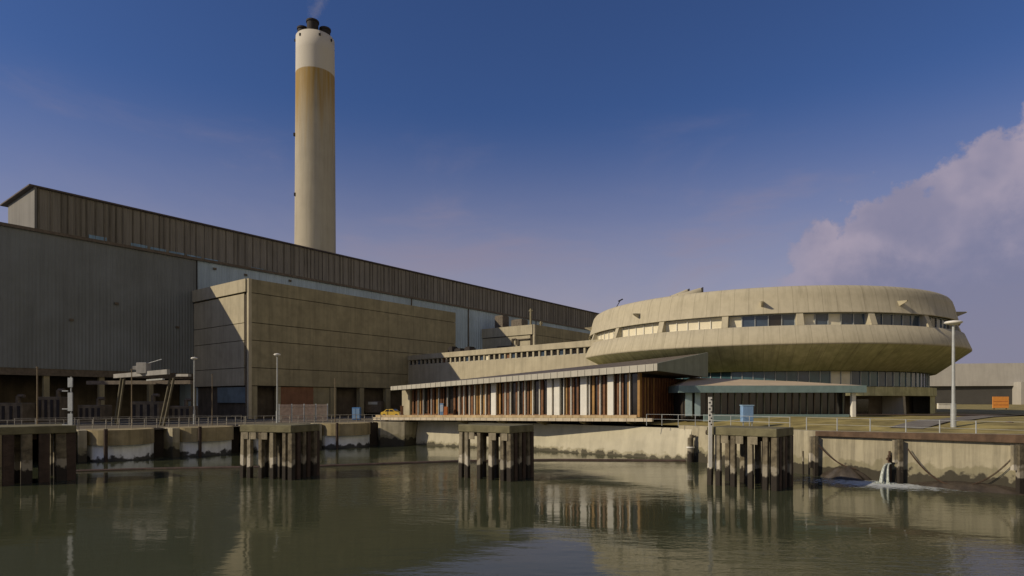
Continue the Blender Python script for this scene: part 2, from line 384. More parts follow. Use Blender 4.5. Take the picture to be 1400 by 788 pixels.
# quay line (left to right)
Q = [Vector(p) for p in ((-300, -220), (-54, 71.5), (-26, 99.5), (-15.8, 102.4), (-9.0, 98.6), (5.2, 90.2), (15.0, 82.0), (20.9, 76.2), (30.0, 60.6), (41.0, 48.3), (75, 5), (240, -220))]
def poly_sheet(mb, pts, z):
    tri = tessellate_polygon([[Vector((p[0], p[1], 0)) for p in pts]])
    mb.add([(p[0], p[1], z) for p in pts], [tuple(t) for t in tri])
g = MB(); inner = [q+Vector((0, .4)) for q in Q]
poly_sheet(g, [(-4000, -220)]+[tuple(p) for p in inner]+[(4000, -220), (4000, 6000), (-4000, 6000)], GL-.14)
tag(g.build('ground', yard_m), kind='structure')
# grassed bank on the right, rising from the quay edge
def qr(s):       # s: metres along right quay from (20.9,75.8)
    pts = Q[7:11]
    for a, b in zip(pts, pts[1:]):
        l = (b-a).length
        if s <= l or b is pts[-1]: return a+(b-a)*(s/l)
        s -= l
def bank_z(s, dd):
    base = 4.3+.25*max(0, min(1, (s-15)/20))
    t = max(0, min(1, (dd-1)/13)); t = t*t*(3-2*t)
    return base+(5.3-base)*t + (.05*math.sin(s*.7+dd*.5)*min(1, dd/6) if dd < 40 else 0)
IN = Vector((.74, .67))
g = MB(); ss = [-60, -30, -15, -8, -4]+[i*1.6 for i in range(0, 52)]+[120, 300]; ds = [.3, 1, 2, 3, 4.5, 6, 8, 10, 12, 15, 19, 25, 40, 80, 200, 600, 1500]
vs = []; fs = []
for s_ in ss:
    if s_ < 0: b = Q[7]+(Q[6]-Q[7]).normalized()*(-s_)
    else: b = qr(s_)
    for dd in ds:
        p = b+IN*dd; vs.append((p.x, p.y, bank_z(s_, dd)))
k = len(ds)
for i in range(len(ss)-1):
    for j in range(k-1): fs.append((i*k+j, (i+1)*k+j, (i+1)*k+j+1, i*k+j+1))
g.add(vs, fs, True)
tag(g.build('grass_bank', grass_m), kind='structure')
def bank_h(p):   # height of the bank under a point
    best = 1e9
    for a, b in zip(Q[6:10], Q[7:11]):
        dr = (b-a).normalized(); n = Vector((-dr.y, dr.x))
        if n.dot(IN) < 0: n = -n
        t = (p-a).dot(dr)
        dist = abs((p-a).dot(n)) if 0 <= t <= (b-a).length else min((p-a).length, (p-b).length)
        best = min(best, dist)
    return 4.4+(5.3-4.4)*(lambda t: t*t*(3-2*t))(max(0, min(1, (best*1.02-1)/13)))
def strip(name, pts, wid, m, dz=.03):
    mb = MB(); vs = []
    P = []
    for a, b in zip(pts, pts[1:]):
        n = max(2, int((Vector(b)-Vector(a)).length/1.5))
        P += [Vector(a)+(Vector(b)-Vector(a))*i/n for i in range(n)]
    P.append(Vector(pts[-1]))
    for i, p in enumerate(P):
        d = (P[min(i+1, len(P)-1)]-P[max(i-1, 0)]).normalized(); n = Vector((-d.y, d.x))
        for sgn in (-1, 0, 1):
            q = p+n*wid/2*sgn; vs.append((q.x, q.y, bank_h(q)+dz+.06))
    mb.add(vs, [(i*3+j, i*3+j+1, (i+1)*3+j+1, (i+1)*3+j) for i in range(len(P)-1) for j in (0, 1)], True)
    return tag(mb.build(name, m), kind='structure')
strip('path', [(38.5, 59.5), (48, 66), (60, 78), (75, 88)], 3.0, path_m)
strip('road', [(47, 92), (60, 86), (76, 84), (120, 86)], 6.0, road_m)

# quay wall under the restaurant deck: battered apron; then upright wall to the right
def wall_strip(mb, pts, ztop, zbot, batter, cap=1.2):
    """wall with a battered face: foot pushed out by `batter`"""
    n = len(pts); off = []
    for i, p in enumerate(pts):
        d = (pts[min(i+1, n-1)]-pts[max(i-1, 0)]).normalized(); off.append(Vector((d.y, -d.x)))
    vs = []
    for i, p in enumerate(pts):
        o = off[i]; zt = ztop if not isinstance(ztop, list) else ztop[i]
        vs += [(p.x+o.x*batter, p.y+o.y*batter, zbot), (p.x+o.x*batter*.45, p.y+o.y*batter*.45, zbot+(zt-zbot)*.62),
               (p.x, p.y, zt), (p.x-o.x*cap, p.y-o.y*cap, zt), (p.x-o.x*cap, p.y-o.y*cap, zbot)]
    fs = []
    for i in range(n-1):
        for j in range(4): fs.append((i*5+j, (i+1)*5+j, (i+1)*5+j+1, i*5+j+1))
    fs += [(0, 1, 2, 3, 4), tuple((n-1)*5+j for j in (4, 3, 2, 1, 0))]
    mb.add(vs, fs)
q1 = [Q[3], Q[4], Vector((-1.8, 94.3)), Q[5], Vector((10.2, 86.0)), Q[6], Q[7], Q[7]+(Q[8]-Q[7])*.12]
mb = MB(); wall_strip(mb, [Vector(p) for p in q1], 3.95, -1.5, .9)
tag(mb.build('quay_wall', conc_apron), 'pale sloping concrete quay wall under the restaurant deck', 'quay wall')
wt = thing('quay_wall', 'upright buff concrete quay wall with brown timber fender beam at right', 'quay wall', (30, 60, 0))
q2 = [Q[7], Q[8], Q[9], Q[10]]
mb = MB(); wall_strip(mb, q2, [4.32, 4.42, 4.72, 4.8], -1.5, .12)
mb.build('wall', conc_quay, wt)
wl = thing("quay_wall", "dim quay wall at far left behind the leftmost dolphin", "quay wall", (-60, 70, 0))
mb = MB(); wall_strip(mb, [Q[0], Q[1]-Vector((3, 3.4))], GL-.05, -1.5, 0.0); mb.build('wall', conc_olive, wl)

# fender beam and posts on the right wall
def along_r(s): return qr(s)
s0 = (Q[8]-Q[7]).length
dR = (Q[9]-Q[8]).normalized(); nR = Vector((dR.y, -dR.x))
if nR.dot(IN) > 0: nR = -nR
def qw(px):      # point on the right wall seen at px
    k = (px-700)/831
    for a, b in ((Q[7], Q[8]), (Q[8], Q[9]), (Q[9], Q[10])):
        t = (k*a.y-a.x)/((b.x-a.x)-k*(b.y-a.y))
        if -.001 <= t <= 1.001: return a+(b-a)*t
mb = MB()
pa = qw(1117)+nR*.2
mb.obox(pa, Q[9]+nR*.2, .45, (3.93, 4.05), (4.42, 4.74), .0)
mb.build('fender_beam', timber_red, wt, bevel=.03)
mb = MB(); mb.obox(Q[9]+nR*.2, Q[10]+nR*.2, .45, (4.05, 4.1), (4.74, 4.85)); mb.build('fender_beam', timber_red, wt)
for px in (1118, 1233, 1396):
    p = qw(px)+nR*.55
    mb = MB(); mb.box(p.x-.20, p.x+.20, p.y-.2, p.y+.2, -1.5, 3.95); f = mb.build('fender_post', pile_m, wt, bevel=.03)
    mb = MB(); mb.box(p.x-.50, p.x-.21, p.y-.02, p.y+.3, 1.9 if px != 1118 else .8, 3.9); mb.build('rubbing_strip', pile_pale, wt)
# drain stains are in the material; two ladders / pipes
def thin_post(px, Yd, z0, z1, r, m, name, label, cat, group=None):
    p = at(px, Yd); mb = MB(); mb.tube((p.x, p.y, z0), (p.x, p.y, z1), r)
    o = mb.build(name, m); return tag(o, label, cat, group)
p = qw(1103)+nR*.8
mb = MB(); mb.tube((p.x, p.y, -1), (p.x-.05, p.y, 2.4), .09); tag(mb.build('mooring_pile', pile_m), 'thin short dark stake in the water before the right quay wall', 'stake')
# chains hanging from the wall
def catenary(a, b, sag, n=22):
    a = Vector(a); b = Vector(b)
    return [a+(b-a)*(i/n)-Vector((0, 0, sag*4*(i/n)*(1-i/n))) for i in range(n+1)]
def chain(pa, pb, sag, label):
    pts = catenary(pa, pb, sag, 60); mb = MB()
    for i in range(60):
        a, b = pts[i], pts[i+1]; d = (b-a).normalized(); sd = Vector((nR.x, nR.y, 0)) if i % 2 else d.cross(Vector((nR.x, nR.y, 0))).normalized()
        for sg in (-1, 1): mb.tube(a-d*.05+sd*.045*sg, b+d*.05+sd*.045*sg, .018, n=5)
    tag(mb.build('chain', rust), label, 'chain', 'chains slung along the right quay wall')
a1 = qw(1122)+nR*.5; b1 = qw(1172)+nR*.35
chain((a1.x, a1.y, 3.1), (b1.x, b1.y, 1.0), .5, 'rusty chain hanging from the left fender post down to the mud mound')
a1 = qw(1243)+nR*.5; b1 = qw(1320)+nR*.7
chain((a1.x, a1.y, 3.2), (b1.x, b1.y, .35), 1.0, 'rusty chain sagging from the middle fender post down to the dark waterline')
a1 = qw(1323)+nR*.7; b1 = qw(1388)+nR*.5
chain((a1.x, a1.y, .35), (b1.x, b1.y, 3.0), .5, 'rusty chain rising from the waterline to the rightmost fender post')
# mud bank
def mound(name, c, rx, ry, h, ang, label):
    mb = MB(); n, m_ = 36, 12; vs = []; rng = random.Random(int(rx*100))
    ph = [rng.uniform(0, 6.3) for _ in range(6)]
    for j in range(m_+1):
        r = j/m_
        for i in range(n):
            t = 2*math.pi*i/n
            rr = r*(1+.12*math.sin(3*t+ph[0])+.08*math.sin(7*t+ph[1]))
            x, y = rx*rr*math.cos(t), ry*rr*math.sin(t)
            z = h*(1-r*r)**1.2+.10*h*math.sin(5*x+ph[2])*math.sin(4*y+ph[3])*(1-r)-.12
            vs.append((c[0]+x*math.cos(ang)-y*math.sin(ang), c[1]+x*math.sin(ang)+y*math.cos(ang), z))
    fs = [(j*n+i, j*n+(i+1) % n, (j+1)*n+(i+1) % n, (j+1)*n+i) for j in range(m_) for i in range(n)]
    mb.add(vs, fs, True); return tag(mb.build(name, mud_m), label, 'mud bank', kind=None)
an = math.atan2(dR.y, dR.x)
c = qw(1158)+nR*.3; mound('mud_mound', c, 2.4, 1.3, 1.25, an, 'rounded dark mud mound at the wall foot left of the outfall')
c = qw(1330)+nR*.2; mound('mud_bank', c, 5.2, 1.2, .75, an, 'long low dark mud bank under the sagging chains at right')
# outfall
c = qw(1218)+nR*.35
ot = thing('outfall_pipe', 'dark standpipe gushing water beside the middle fender post', 'outfall pipe', (c.x, c.y, 0))
mb = MB(); mb.tube((c.x, c.y, -1), (c.x, c.y, 2.5), .16); mb.tube((c.x, c.y, 2.5), (c.x, c.y, 2.85), .10)
mb.build('pipe', rust, ot)
mb = MB(); mb.tube((c.x, c.y, 2.25), (c.x-.35, c.y-.25, 2.15), .13); mb.build('valve', rust, ot)
foam = foam_mat()
mb = MB(); pts = []
for i in range(9):
    t = i/8; pts.append(Vector((c.x-.15-.85*t**.6, c.y-.25-.35*t, 1.75-1.75*t*t)))
rj = random.Random(4)
for st_ in range(9):
    ox, oy, sp_w = rj.uniform(-.12, .12), rj.uniform(-.1, .1), rj.uniform(.7, 1.35)
    q_ = [Vector((p_.x+ox*(1+i*.35)-(sp_w-1)*.25*i/8, p_.y+oy*(1+i*.3), p_.z)) for i, p_ in enumerate(pts)]
    for i in range(8): mb.tube(q_[i], q_[i+1], .05+.006*i, .05+.006*(i+1), n=6, caps=False)
for k_ in range(60):
    ang_ = rj.uniform(0, 6.28); rr_ = rj.random()**.6*.9
    b_ = Vector((pts[-1].x+math.cos(ang_)*rr_, pts[-1].y+math.sin(ang_)*rr_, 0)); mb.tube(b_, b_+Vector((rj.uniform(-.1, .1), rj.uniform(-.1, .1), rj.uniform(.05, .35)*(1.1-rr_))), .07, .01, n=5)
wj = MATS.get('jet') or mat('white_water', (.42, .47, .43), .3, .35, 5, streak=.5, streak_scale=6, bump=.6)
tag(mb.build('water_jet', wj), 'white jet of water pouring from the outfall pipe', 'water jet', kind='stuff')
mb = MB(); mb.add([(-7.3, -4.6, 0), (7.3, -4.6, 0), (7.3, 4.6, 0), (-7.3, 4.6, 0)], [(0, 1, 2, 3)])
fo = mb.build('foam', foam, local=True); fo.location = (c.x-1.6, c.y-1.2, .012); fo.rotation_euler = (0, 0, -.5)
tag(fo, 'patch of white foam spreading below the outfall pipe', 'foam', kind='stuff')

# floating boom
mb = MB(); pts = [at(95, 63.4), at(200, 65.6), at(330, 67.2), at(430, 68.2), at(530, 71), at(640, 74.2), at(760, 75.6), at(860, 75.2), at(938, 74.4)]
Pb = []
for a, b in zip(pts, pts[1:]):
    for i in range(8): Pb.append(a+(b-a)*i/8)
Pb.append(pts[-1])
for i in range(len(Pb)-1):
    a, b = Pb[i], Pb[i+1]; d = (b-a).normalized()*.05
    mb.tube(a+Vector((0, 0, .02)), b+Vector((0, 0, .02)), .17, n=8)
tag(mb.build('floating_boom', mat('boom_rubber', (.075, .05, .04), .7, .3, 1)), 'long brown floating boom across the water before the intake bays', 'boom')

# ================================================================== intake bays, left quay
def intake(pxa, pxb, Ya, Yb, label):
    a = at(pxa, Ya).xy; b = at(pxb, Yb).xy; d = (b-a); Ln = d.length; d.normalize(); n = Vector((d.y, -d.x))   # n faces the water
    t = thing('intake_bay', label, 'intake bay', (a.x, a.y, 0), 'curved concrete intake bays')
    pw = .9; GP = 1.7
    # pier block at the left end
    mb = MB()
    q = [a+n*1.1, a+d*pw+n*1.1, a+d*pw-n*3, a-n*3]
    mb.prism([tuple(x) for x in q], -1.5, GL-.02); mb.build('pier', conc_quay, t, bevel=.03)
    def arc(r0, bul, k=14):
        return [a+d*(pw+.003+(Ln-pw-GP)*i/k)+n*(r0+bul*math.sqrt(max(0, 1-(1.96*i/k-.98)**2))-bul*.2) for i in range(k+1)]
    up = arc(.15, 3.4); mb = MB(); back = [a+d*(Ln-GP)-n*3, a+d*(pw+.003)-n*3]
    mb.prism([tuple(p) for p in up+back], 1.95, GL); mb.build('curved_wall', conc_olive, t)
    lo = arc(-.35, 3.1); mb = MB(); mb.prism([tuple(p) for p in lo+back], -1.5, 1.947); mb.build('lower_wall', conc_white, t)
    e = a+d*(Ln-GP)
    mb = MB(); mb.prism([tuple(p) for p in (e+d*.003-n*1.6, e+d*GP-n*1.6, e+d*GP-n*3, e+d*.003-n*3)], -1.5, GL-.03); mb.build('stoplog_slot', dark_in, t)
    for f in (.20,):
        p = a+d*(pw+(Ln-pw)*f)+n*(1.1+1.6)
        mb = MB(); mb.tube((p.x, p.y, -1.5), (p.x, p.y, GL+.15), .22, n=8); mb.build('fender_post', timber_dark, t)
    return t
intake(106, 231, 74.0, 80.0, 'leftmost curved intake bay, between the dark dolphin and the next bay')
intake(231, 334, 80.0, 88.0, 'curved intake bay hidden at its right end by the second dolphin')
intake(334, 430, 88.0, 94.6, 'intake bay mostly behind the second pile dolphin')
intake(430, 520, 94.6, 99.8, 'rightmost curved intake bay, next to the deck on posts')
# end block under the left end of deck
mb = MB(); a = at(520, 99.8).xy; b = Q[3]
mb.prism([(a.x, a.y), (at(553, 99.6).x, 99.6), (b.x, b.y+.5), (b.x, b.y+4), (a.x-2, a.y+4)], -1.5, GL+.02)
tag(mb.build('quay_block', conc_quay), 'square pale quay block behind the deck posts at basin corner', 'quay block')

# railings
def railing(name, pts, zb, h, step, label, m=steel, rails=(1.0, .5), pr=.045, rr=.03, group=None, skew=0.0):
    t = thing(name, label, 'railing', (*pts[0][:2], zb if not callable(zb) else zb(Vector(pts[0][:2]))), group)
    Zf = zb if callable(zb) else (lambda p: zb)
    rl = []
    for a, b in zip(pts, pts[1:]):
        a = Vector(a[:2]); b = Vector(b[:2]); n = max(1, round((b-a).length/step))
        for i in range(n): rl.append(a+(b-a)*i/n)
    rl.append(Vector(pts[-1][:2]))
    for p in rl[:95]:
        mb = MB(); z = Zf(p); mb.tube((p.x, p.y, z-.1), (p.x+skew, p.y, z+h), pr, n=6); mb.build('post', m, t)
    for f in rails:
        mb = MB()
        for a, b in zip(rl, rl[1:]): mb.tube((a.x, a.y, Zf(a)+h*f-.03), (b.x, b.y, Zf(b)+h*f-.03), rr, n=5, caps=False)
        mb.build('rail', m, t)
    return t
steel_old = mat('weathered_rail_paint', (.30, .29, .25), .7, .3, 3)
railing('railing', [at(-30, 72.4), at(106, 75.5)], GL, 1.25, 1.5, 'grey two-rail railing behind the leftmost dolphin', steel_old)
railing('railing', [at(108, 75.6), at(231, 81.5), at(334, 89.2)], GL, 1.3, 1.35, 'grey two-rail railing along the top of the curved intake bays', steel_old, pr=.06, rr=.04)
railing('railing', [at(336, 89.4), at(430, 95.8), at(520, 101.0)], GL, 1.3, 1.35, 'grey two-rail railing from the second dolphin to the restaurant deck', steel_old, pr=.06, rr=.04)
railing('railing', [at(20, 80), at(200, 90), at(330, 97)], GL, 1.25, 2.2, 'rear yard railing seen behind the intake railing', steel_old)
# right: railing over the water side walkway
railing('railing', [at(884, 77.2), at(905, 76.6), at(975, 72.0), at(1080, 64.5)], lambda p: 4.35, 1.35, 2.1, 'thin pale railing on the quay between restaurant deck and grass', steel, rails=(1.0, .55), pr=.04, rr=.025)
pp = [qw(1096)+IN*1.2, qw(1233)+IN*1.2, qw(1330)+IN*1.2, qw(1398)+IN*1.2]
railing('wire_fence', pp, lambda p: bank_h(p)-.02, 1.35, 2.9, 'pale post and wire fence along the grass above the fender beam', steel, rails=(1.0, .5), pr=.055, rr=.012)

# ================================================================== pile dolphins
def dolphin(seed=3):
    t = thing('pile_dolphin', 'x', 'dolphin', (0, 0, 0), 'pile dolphins standing in the basin')
    Lx, Ly = 6.0, 4.3      # front runs to -x, side runs to +y ; near corner at the origin
    mb = MB(); mb.box(-Lx, 0, 0, Ly, 4.42, 5.12); mb.build('cap', cap_m, t, bevel=.05, local=True)
    rng = random.Random(seed)
    def pile(x, y, m, w_=.40, tilt=0):
        mb = MB(); h = w_/2; x += rng.uniform(-.09, .09); tilt += rng.uniform(-.07, .09)
        lo = [(x-h-tilt, y-h, -2), (x+h-tilt, y-h, -2), (x+h-tilt, y+h, -2), (x-h-tilt, y+h, -2)]
        hi = [(x-h, y-h, 4.417), (x+h, y-h, 4.417), (x+h, y+h, 4.417), (x-h, y+h, 4.417)]
        mb.hexa(lo, hi); mb.build('pile', m, t, bevel=.04, local=True)
    xs = [-5.75, -5.0, -3.65, -2.25, -.95]
    for i, x in enumerate(xs): pile(x, .30, pile_pale if i in (0, 1, 3) else pile_m, .42+.04*rng.random(), .12 if i == 0 else 0)
    for i, x in enumerate((-4.4, -2.9, -1.6)): pile(x, 1.8, pile_m, .5)
    for i, x in enumerate((-5.7, -4.3, -3.0, -1.7)): pile(x, Ly-.4, pile_m, .45)
    # close piled right hand side
    for i, y in enumerate((.35, 1.2, 2.0, 2.8, 3.6, 4.05)): pile(-.30, y, timber_dark if i % 2 else pile_m, .5)
    # pale pile sleeves under the cap
    for x in rng.sample((-5.35, -4.4, -3.1, -1.9, -.62), 3):
        mb = MB(); mb.box(x-.32, x+.32, .02, .10, 3.75, 4.41); mb.build('bearing_pad', pile_pale, t, local=True)
    mb = MB(); mb.box(-Lx+.2, -.6, 2.2, 2.5, 3.9, 4.41); mb.build('cross_beam', timber_dark, t, local=True)
    mb = MB(); mb.tube((-Lx-.25, .5, 4.6), (-Lx+.1, .5, 4.6), .22, n=8); mb.build('fender_roll', timber_dark, t, local=True)
    return t
dproto = dolphin()
dl = [((-28, 52.0), 43, 'darkest pile dolphin, cut off by the left edge of the photo'),
      ((398, 56.6), 19, 'pile dolphin in front of the intake bays, second from the left'),
      ((697, 55.6), 33, 'pile dolphin in front of the restaurant deck and pale apron'),
      ((1062, 49.8), 42, 'pile dolphin at right carrying the gauge post, before the entrance pavilion')]
DP = []
for i, ((px, Yd), rot, lb) in enumerate(dl):
    o = dproto if i == 0 else dolphin(10+i)
    p = at(px, Yd); o.location = (p.x, p.y, 0); o.rotation_euler = (0, 0, -math.radians(rot)); o['label'] = lb; DP.append(o)
DP[0].scale = (1.0, 1.6, 1.0)
# gauge post on right dolphin, white and black marks
p = at(971, 53.2)
t = thing('tide_gauge', 'white tide gauge board with black marks at the left end of right dolphin', 'tide gauge', (p.x, p.y, 5.1))
mb = MB(); mb.box(p.x-.15, p.x+.15, p.y-.05, p.y+.05, 1.6, zz(543, 53)); mb.build('board', white_paint, t)
mb = MB()
for i in range(9): z = 5.3+i*.27; mb.box(p.x-.15 if i % 2 else p.x+.02, p.x+.02 if i % 2 else p.x+.15, p.y-.058, p.y-.052, z, z+.12)
mb.build('marks', black, t)
p = at(96, 57.5)
t = thing('marker_post', 'pale blue-white ladder post with short rungs on the leftmost dolphin', 'marker post', (p.x, p.y, 5.1))
mb = MB(); mb.box(p.x-.2, p.x+.22, p.y-.06, p.y+.06, 4.6, 6.0+.2); mb.box(p.x-.2, p.x+.22, p.y-.06, p.y+.06, 6.45, 8.2); mb.box(p.x-.2, p.x+.22, p.y-.06, p.y+.06, 8.7, 9.6); mb.build('board', steel, t)
mb = MB(); mb.tube((p.x, p.y+.12, 4.4), (p.x, p.y+.12, 9.7), .06)
for z in (5.1, 6.6, 8.3): mb.box(p.x-.75, p.x-.2, p.y-.04, p.y+.04, z, z+.1)
mb.build('rungs', steel, t)
# mooring post with ring before the wall
p = at(944, 73.4)
t = thing('mooring_post', 'dark tarred mooring post with white collar at the end of the boom', 'mooring post', (p.x, p.y, 0))
mb = MB(); mb.tube((p.x, p.y, -1.5), (p.x, p.y, 2.9), .42, .34, n=10); mb.tube((p.x+.1, p.y, 2.9), (p.x+.15, p.y, 3.3), .25, n=8); mb.tube((p.x-.3, p.y, 2.8), (p.x+.7, p.y, 3.15), .12, n=8); mb.build('post', pile_m, t)
mb = MB(); mb.tube((p.x, p.y, 1.72), (p.x, p.y, 1.86), .50, n=12); mb.build('collar', white_paint, t)

# ================================================================== turbine hall
H0, H1 = EYE+5.8, EYE+31.3
rngk = random.Random(21)
hall = thing('turbine_hall', 'huge long power station hall clad in ribbed sheet with dark upper storey', 'power station', tuple(F(60, 40, GL)))
mb = MB(); fbox(mb, -75, .55, 22.9, 85, H0, H1); mb.build('left_cladding', clad_grey, hall)
mb = MB(); fbox(mb, .75, 190, 22.9, 85, GL-.1, H1-.02); mb.build('right_cladding', clad_blue, hall)
mb = MB(); fbox(mb, .555, .745, 22.75, 84, H0, H1+.1); mb.build('expansion_joint', black, hall)
mb = MB(); fbox(mb, -75.3, 190.3, 22.55, 22.85, H1-.45, H1+.12); mb.build('parapet_trim', steel_dk, hall)
for k_ in range(7):
    u = -33+k_*9.3+rngk.uniform(-2, 2)
    if -2 < u < 3: u += 5
    mb = MB(); z_ = H0+rngk.uniform(3, 16) if u < 0 else H1-rngk.uniform(1.5, 3)
    fbox(mb, u, u+.7, 22.6, 22.88, z_, z_+.45); mb.build('wall_vent', steel_dk, hall)
# undercroft
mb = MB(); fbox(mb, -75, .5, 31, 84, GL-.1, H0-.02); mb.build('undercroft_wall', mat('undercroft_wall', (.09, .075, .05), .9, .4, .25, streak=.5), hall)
for i in range(9):
    u = -72+i*9
    mb = MB(); fbox(mb, u, u+.9, 23.3, 24.3, GL-.1, H0-.01); mb.build('column', conc_brown, hall)
mb = MB(); fbox(mb, -75, .5, 23.0, 23.28, H0-1.3, H0-.02); mb.build('edge_beam', steel_dk, hall)
# upper storey
T1 = EYE+42.8; uL = -25.7; uR = 207
mb = MB(); fbox(mb, uL+.4, uR, 34.25, 52, H1-2, T1-.62); mb.build('upper_storey', clad_dark, hall)
mb = MB(); fbox(mb, uL, uL+.38, 33.9, 52.2, H1-2, T1-.61); mb.build('end_wall', clad_end, hall)
mb = MB()
rng = random.Random(5); u = uL+.6
while u < uR:
    fbox(mb, u, u+rng.choice((.08, .12, .2)), 34.08, 34.24, H1-2, T1-.62); u += rng.choice((1.0, 1.3, 2.0, 1.6))
mb.build('ribs', mat('rib_sheet', (.15, .135, .105), .8, .3, .3, streak=.4), hall)
mb = MB(); fbox(mb, uL-.9, uR+1, 33.75, 54.5, T1-.60, T1-.25); mb.build('roof', mat('dark_roof_edge', (.09, .075, .07), .8, .2, .3), hall, bevel=.05)
for i, u in enumerate([uL+9+4.0*j+.35 for j in (0, 2, 3, 4, 5, 6, 9, 10, 12, 13, 17, 18, 22, 25)]):
    mb = MB(); fbox(mb, u, u+3.3, 34.1, 34.22, H1-1.8, H1+3.5-.10*i); mb.build('translucent_panel', mat('blue_translucent_sheet', (.17, .30, .42), .4, .3, .4, streak=.4), hall)
# downpipes and wall vents
for u in (64.5, 90.5, 130):
    mb = MB(); fbox(mb, u, u+.3, 22.6, 22.88, GL, H1-.5); mb.build('downpipe', steel_dk, hall)

# chimney
cc = Vector((-98.7, 305)); ch = thing('chimney', 'tall round concrete chimney with white top ring and four black flues', 'chimney', (cc.x, cc.y, GL))
zt = EYE+180.6
mb = MB(); prof = []
for i in range(25):
    f = i/24; prof.append((10.35-1.05*f, GL+(zt-GL)*f))
mb.lathe(cc, prof+[(8.6, zt), (8.6, zt-1.5), (.01, zt-1.5)], n=64); mb.build('shaft', chim_m, ch)
for i, (dx, dy) in enumerate(((-4.9, -3.8), (.6, -5.9), (5.9, -3.2), (0.3, 5))):
    r = 2.5 if i != 1 else 2.75; top = zt+3.6+(2.2 if i == 1 else 0)
    mb = MB(); c2 = (cc.x+dx, cc.y+dy)
    mb.lathe(c2, [(r, zt-3), (r, top-1.2), (r+.35, top-1.0), (r+.35, top-.2), (r, top), (r-.4, top), (r-.4, zt-2.8)], n=24, smooth=False)
    fl = mb.build('flue', black, ch)
for az_ in (-120, -60, -20, -160):
    t_ = math.radians(az_); q = Vector((math.cos(t_), math.sin(t_)))*9.3+cc
    mb = MB(); mb.box(q.x-.6, q.x+.6, q.y-.2, q.y+.2, zt-2.6, zt-1.4); mb.build('vent', black, ch)
mb = MB()
for (hx, z) in ((-8.2, 108), (-8.0, 63), (-8.9, 138)): 
    y = -math.sqrt(max(0, 9.9**2-hx*hx)); mb.box(cc.x+hx-.4, cc.x+hx+.4, cc.y+y-.5, cc.y+y+.4, z, z+1.5)
mb.build('inspection_hatch', black, ch)
# steam
def smoke_mat():
    m = bpy.data.materials.new('steam'); m.use_nodes = True; t = m.node_tree; t.nodes.clear()
    o = N(t, 'ShaderNodeOutputMaterial'); b = N(t, 'ShaderNodeVolumePrincipled'); L(t, b.outputs[0], o.inputs['Volume'])
    b.inputs['Color'].default_value = (.92, .88, .92, 1)
    c = N(t, 'ShaderNodeTexCoord'); n = N(t, 'ShaderNodeTexNoise'); L(t, c.outputs['Object'], n.inputs['Vector']); n.inputs['Scale'].default_value = .16; n.inputs['Detail'].default_value = 4
    s = N(t, 'ShaderNodeSeparateXYZ'); L(t, c.outputs['Object'], s.inputs[0])
    rr = mth(t, 'SQRT', mth(t, 'ADD', mth(t, 'POWER', mth(t, 'SUBTRACT', s.outputs[0], mth(t, 'MULTIPLY', s.outputs[2], .25)), 2), mth(t, 'POWER', s.outputs[1], 2)))
    wdt = mth(t, 'ADD', 3.0, mth(t, 'MULTIPLY', s.outputs[2], .30))
    f = mth(t, 'SUBTRACT', 1.0, mth(t, 'DIVIDE', rr, wdt), clamp=True)
    L(t, mth(t, 'MULTIPLY', mth(t, 'MULTIPLY', f, sstep(t, n.outputs[0], .35, .62)), .06), b.inputs['Density'])
    return m
mb = MB(); c2 = Vector((cc.x+.6, cc.y-5.9)); 
mb.lathe((0, 0), [(.01, .0), (3.4, .0), (4.5, 6), (9.5, 28), (.01, 28)], n=20)
# shear upward drift
mb.v = [Vector((v.x+v.z*.25, v.y, v.z)) for v in mb.v]
pl = mb.build('steam_plume', smoke_mat(), local=True); pl.location = (c2.x, c2.y, zt+6); tag(pl, 'thin white steam plume drifting up from the chimney', 'steam', kind='stuff')

# ================================================================== annexes
def annexe(u0, u1, v0, v1, top, label, ribs=True, big=True):
    t = thing('annexe_building', label, 'annexe', tuple(F((u0+u1)/2, (v0+v1)/2, GL)), 'concrete annexes in front of the turbine hall')
    mb = MB(); fbox(mb, u0+.35, u1-.05, v0+.35, v1, EYE+2.75, top-.6); mb.build('core', dark_in, t)
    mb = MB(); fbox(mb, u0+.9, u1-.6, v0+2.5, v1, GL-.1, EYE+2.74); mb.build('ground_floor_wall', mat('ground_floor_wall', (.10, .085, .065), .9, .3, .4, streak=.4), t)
    cs = [EYE+2.75, EYE+6.35, EYE+11.8, EYE+15.3, EYE+21.2]
    ed = cs+[top]
    for a, b in zip(ed, ed[1:]):
        last = b == top
        # long face course
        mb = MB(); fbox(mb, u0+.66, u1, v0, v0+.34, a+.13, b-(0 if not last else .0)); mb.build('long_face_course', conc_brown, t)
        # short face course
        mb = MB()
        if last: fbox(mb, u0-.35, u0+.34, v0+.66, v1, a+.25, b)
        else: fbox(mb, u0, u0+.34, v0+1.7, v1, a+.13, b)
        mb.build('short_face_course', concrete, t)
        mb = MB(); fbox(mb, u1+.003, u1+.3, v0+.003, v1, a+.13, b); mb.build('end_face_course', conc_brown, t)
    mb = MB(); fbox(mb, u0-.02, u0+.655, v0-.02, v0+.65, GL-.1, top+.02); mb.build('corner_pier', concrete, t)
    mb = MB(); fbox(mb, u0+.36, u1, v0+.36, v1, top-.58, top-.15); mb.build('roof', steel_dk, t)
    mb = MB(); p = F(u0+.1, v0+1.15, 0); mb.tube((p.x, p.y, GL), (p.x, p.y, EYE+20.9), .14, n=8); mb.build('downpipe', steel_dk, t)
    return t
an1 = annexe(0, 59.5, 0, 22.85, EYE+24.0, 'large brown panelled concrete annexe with a sunlit corner, nearest block of the station')
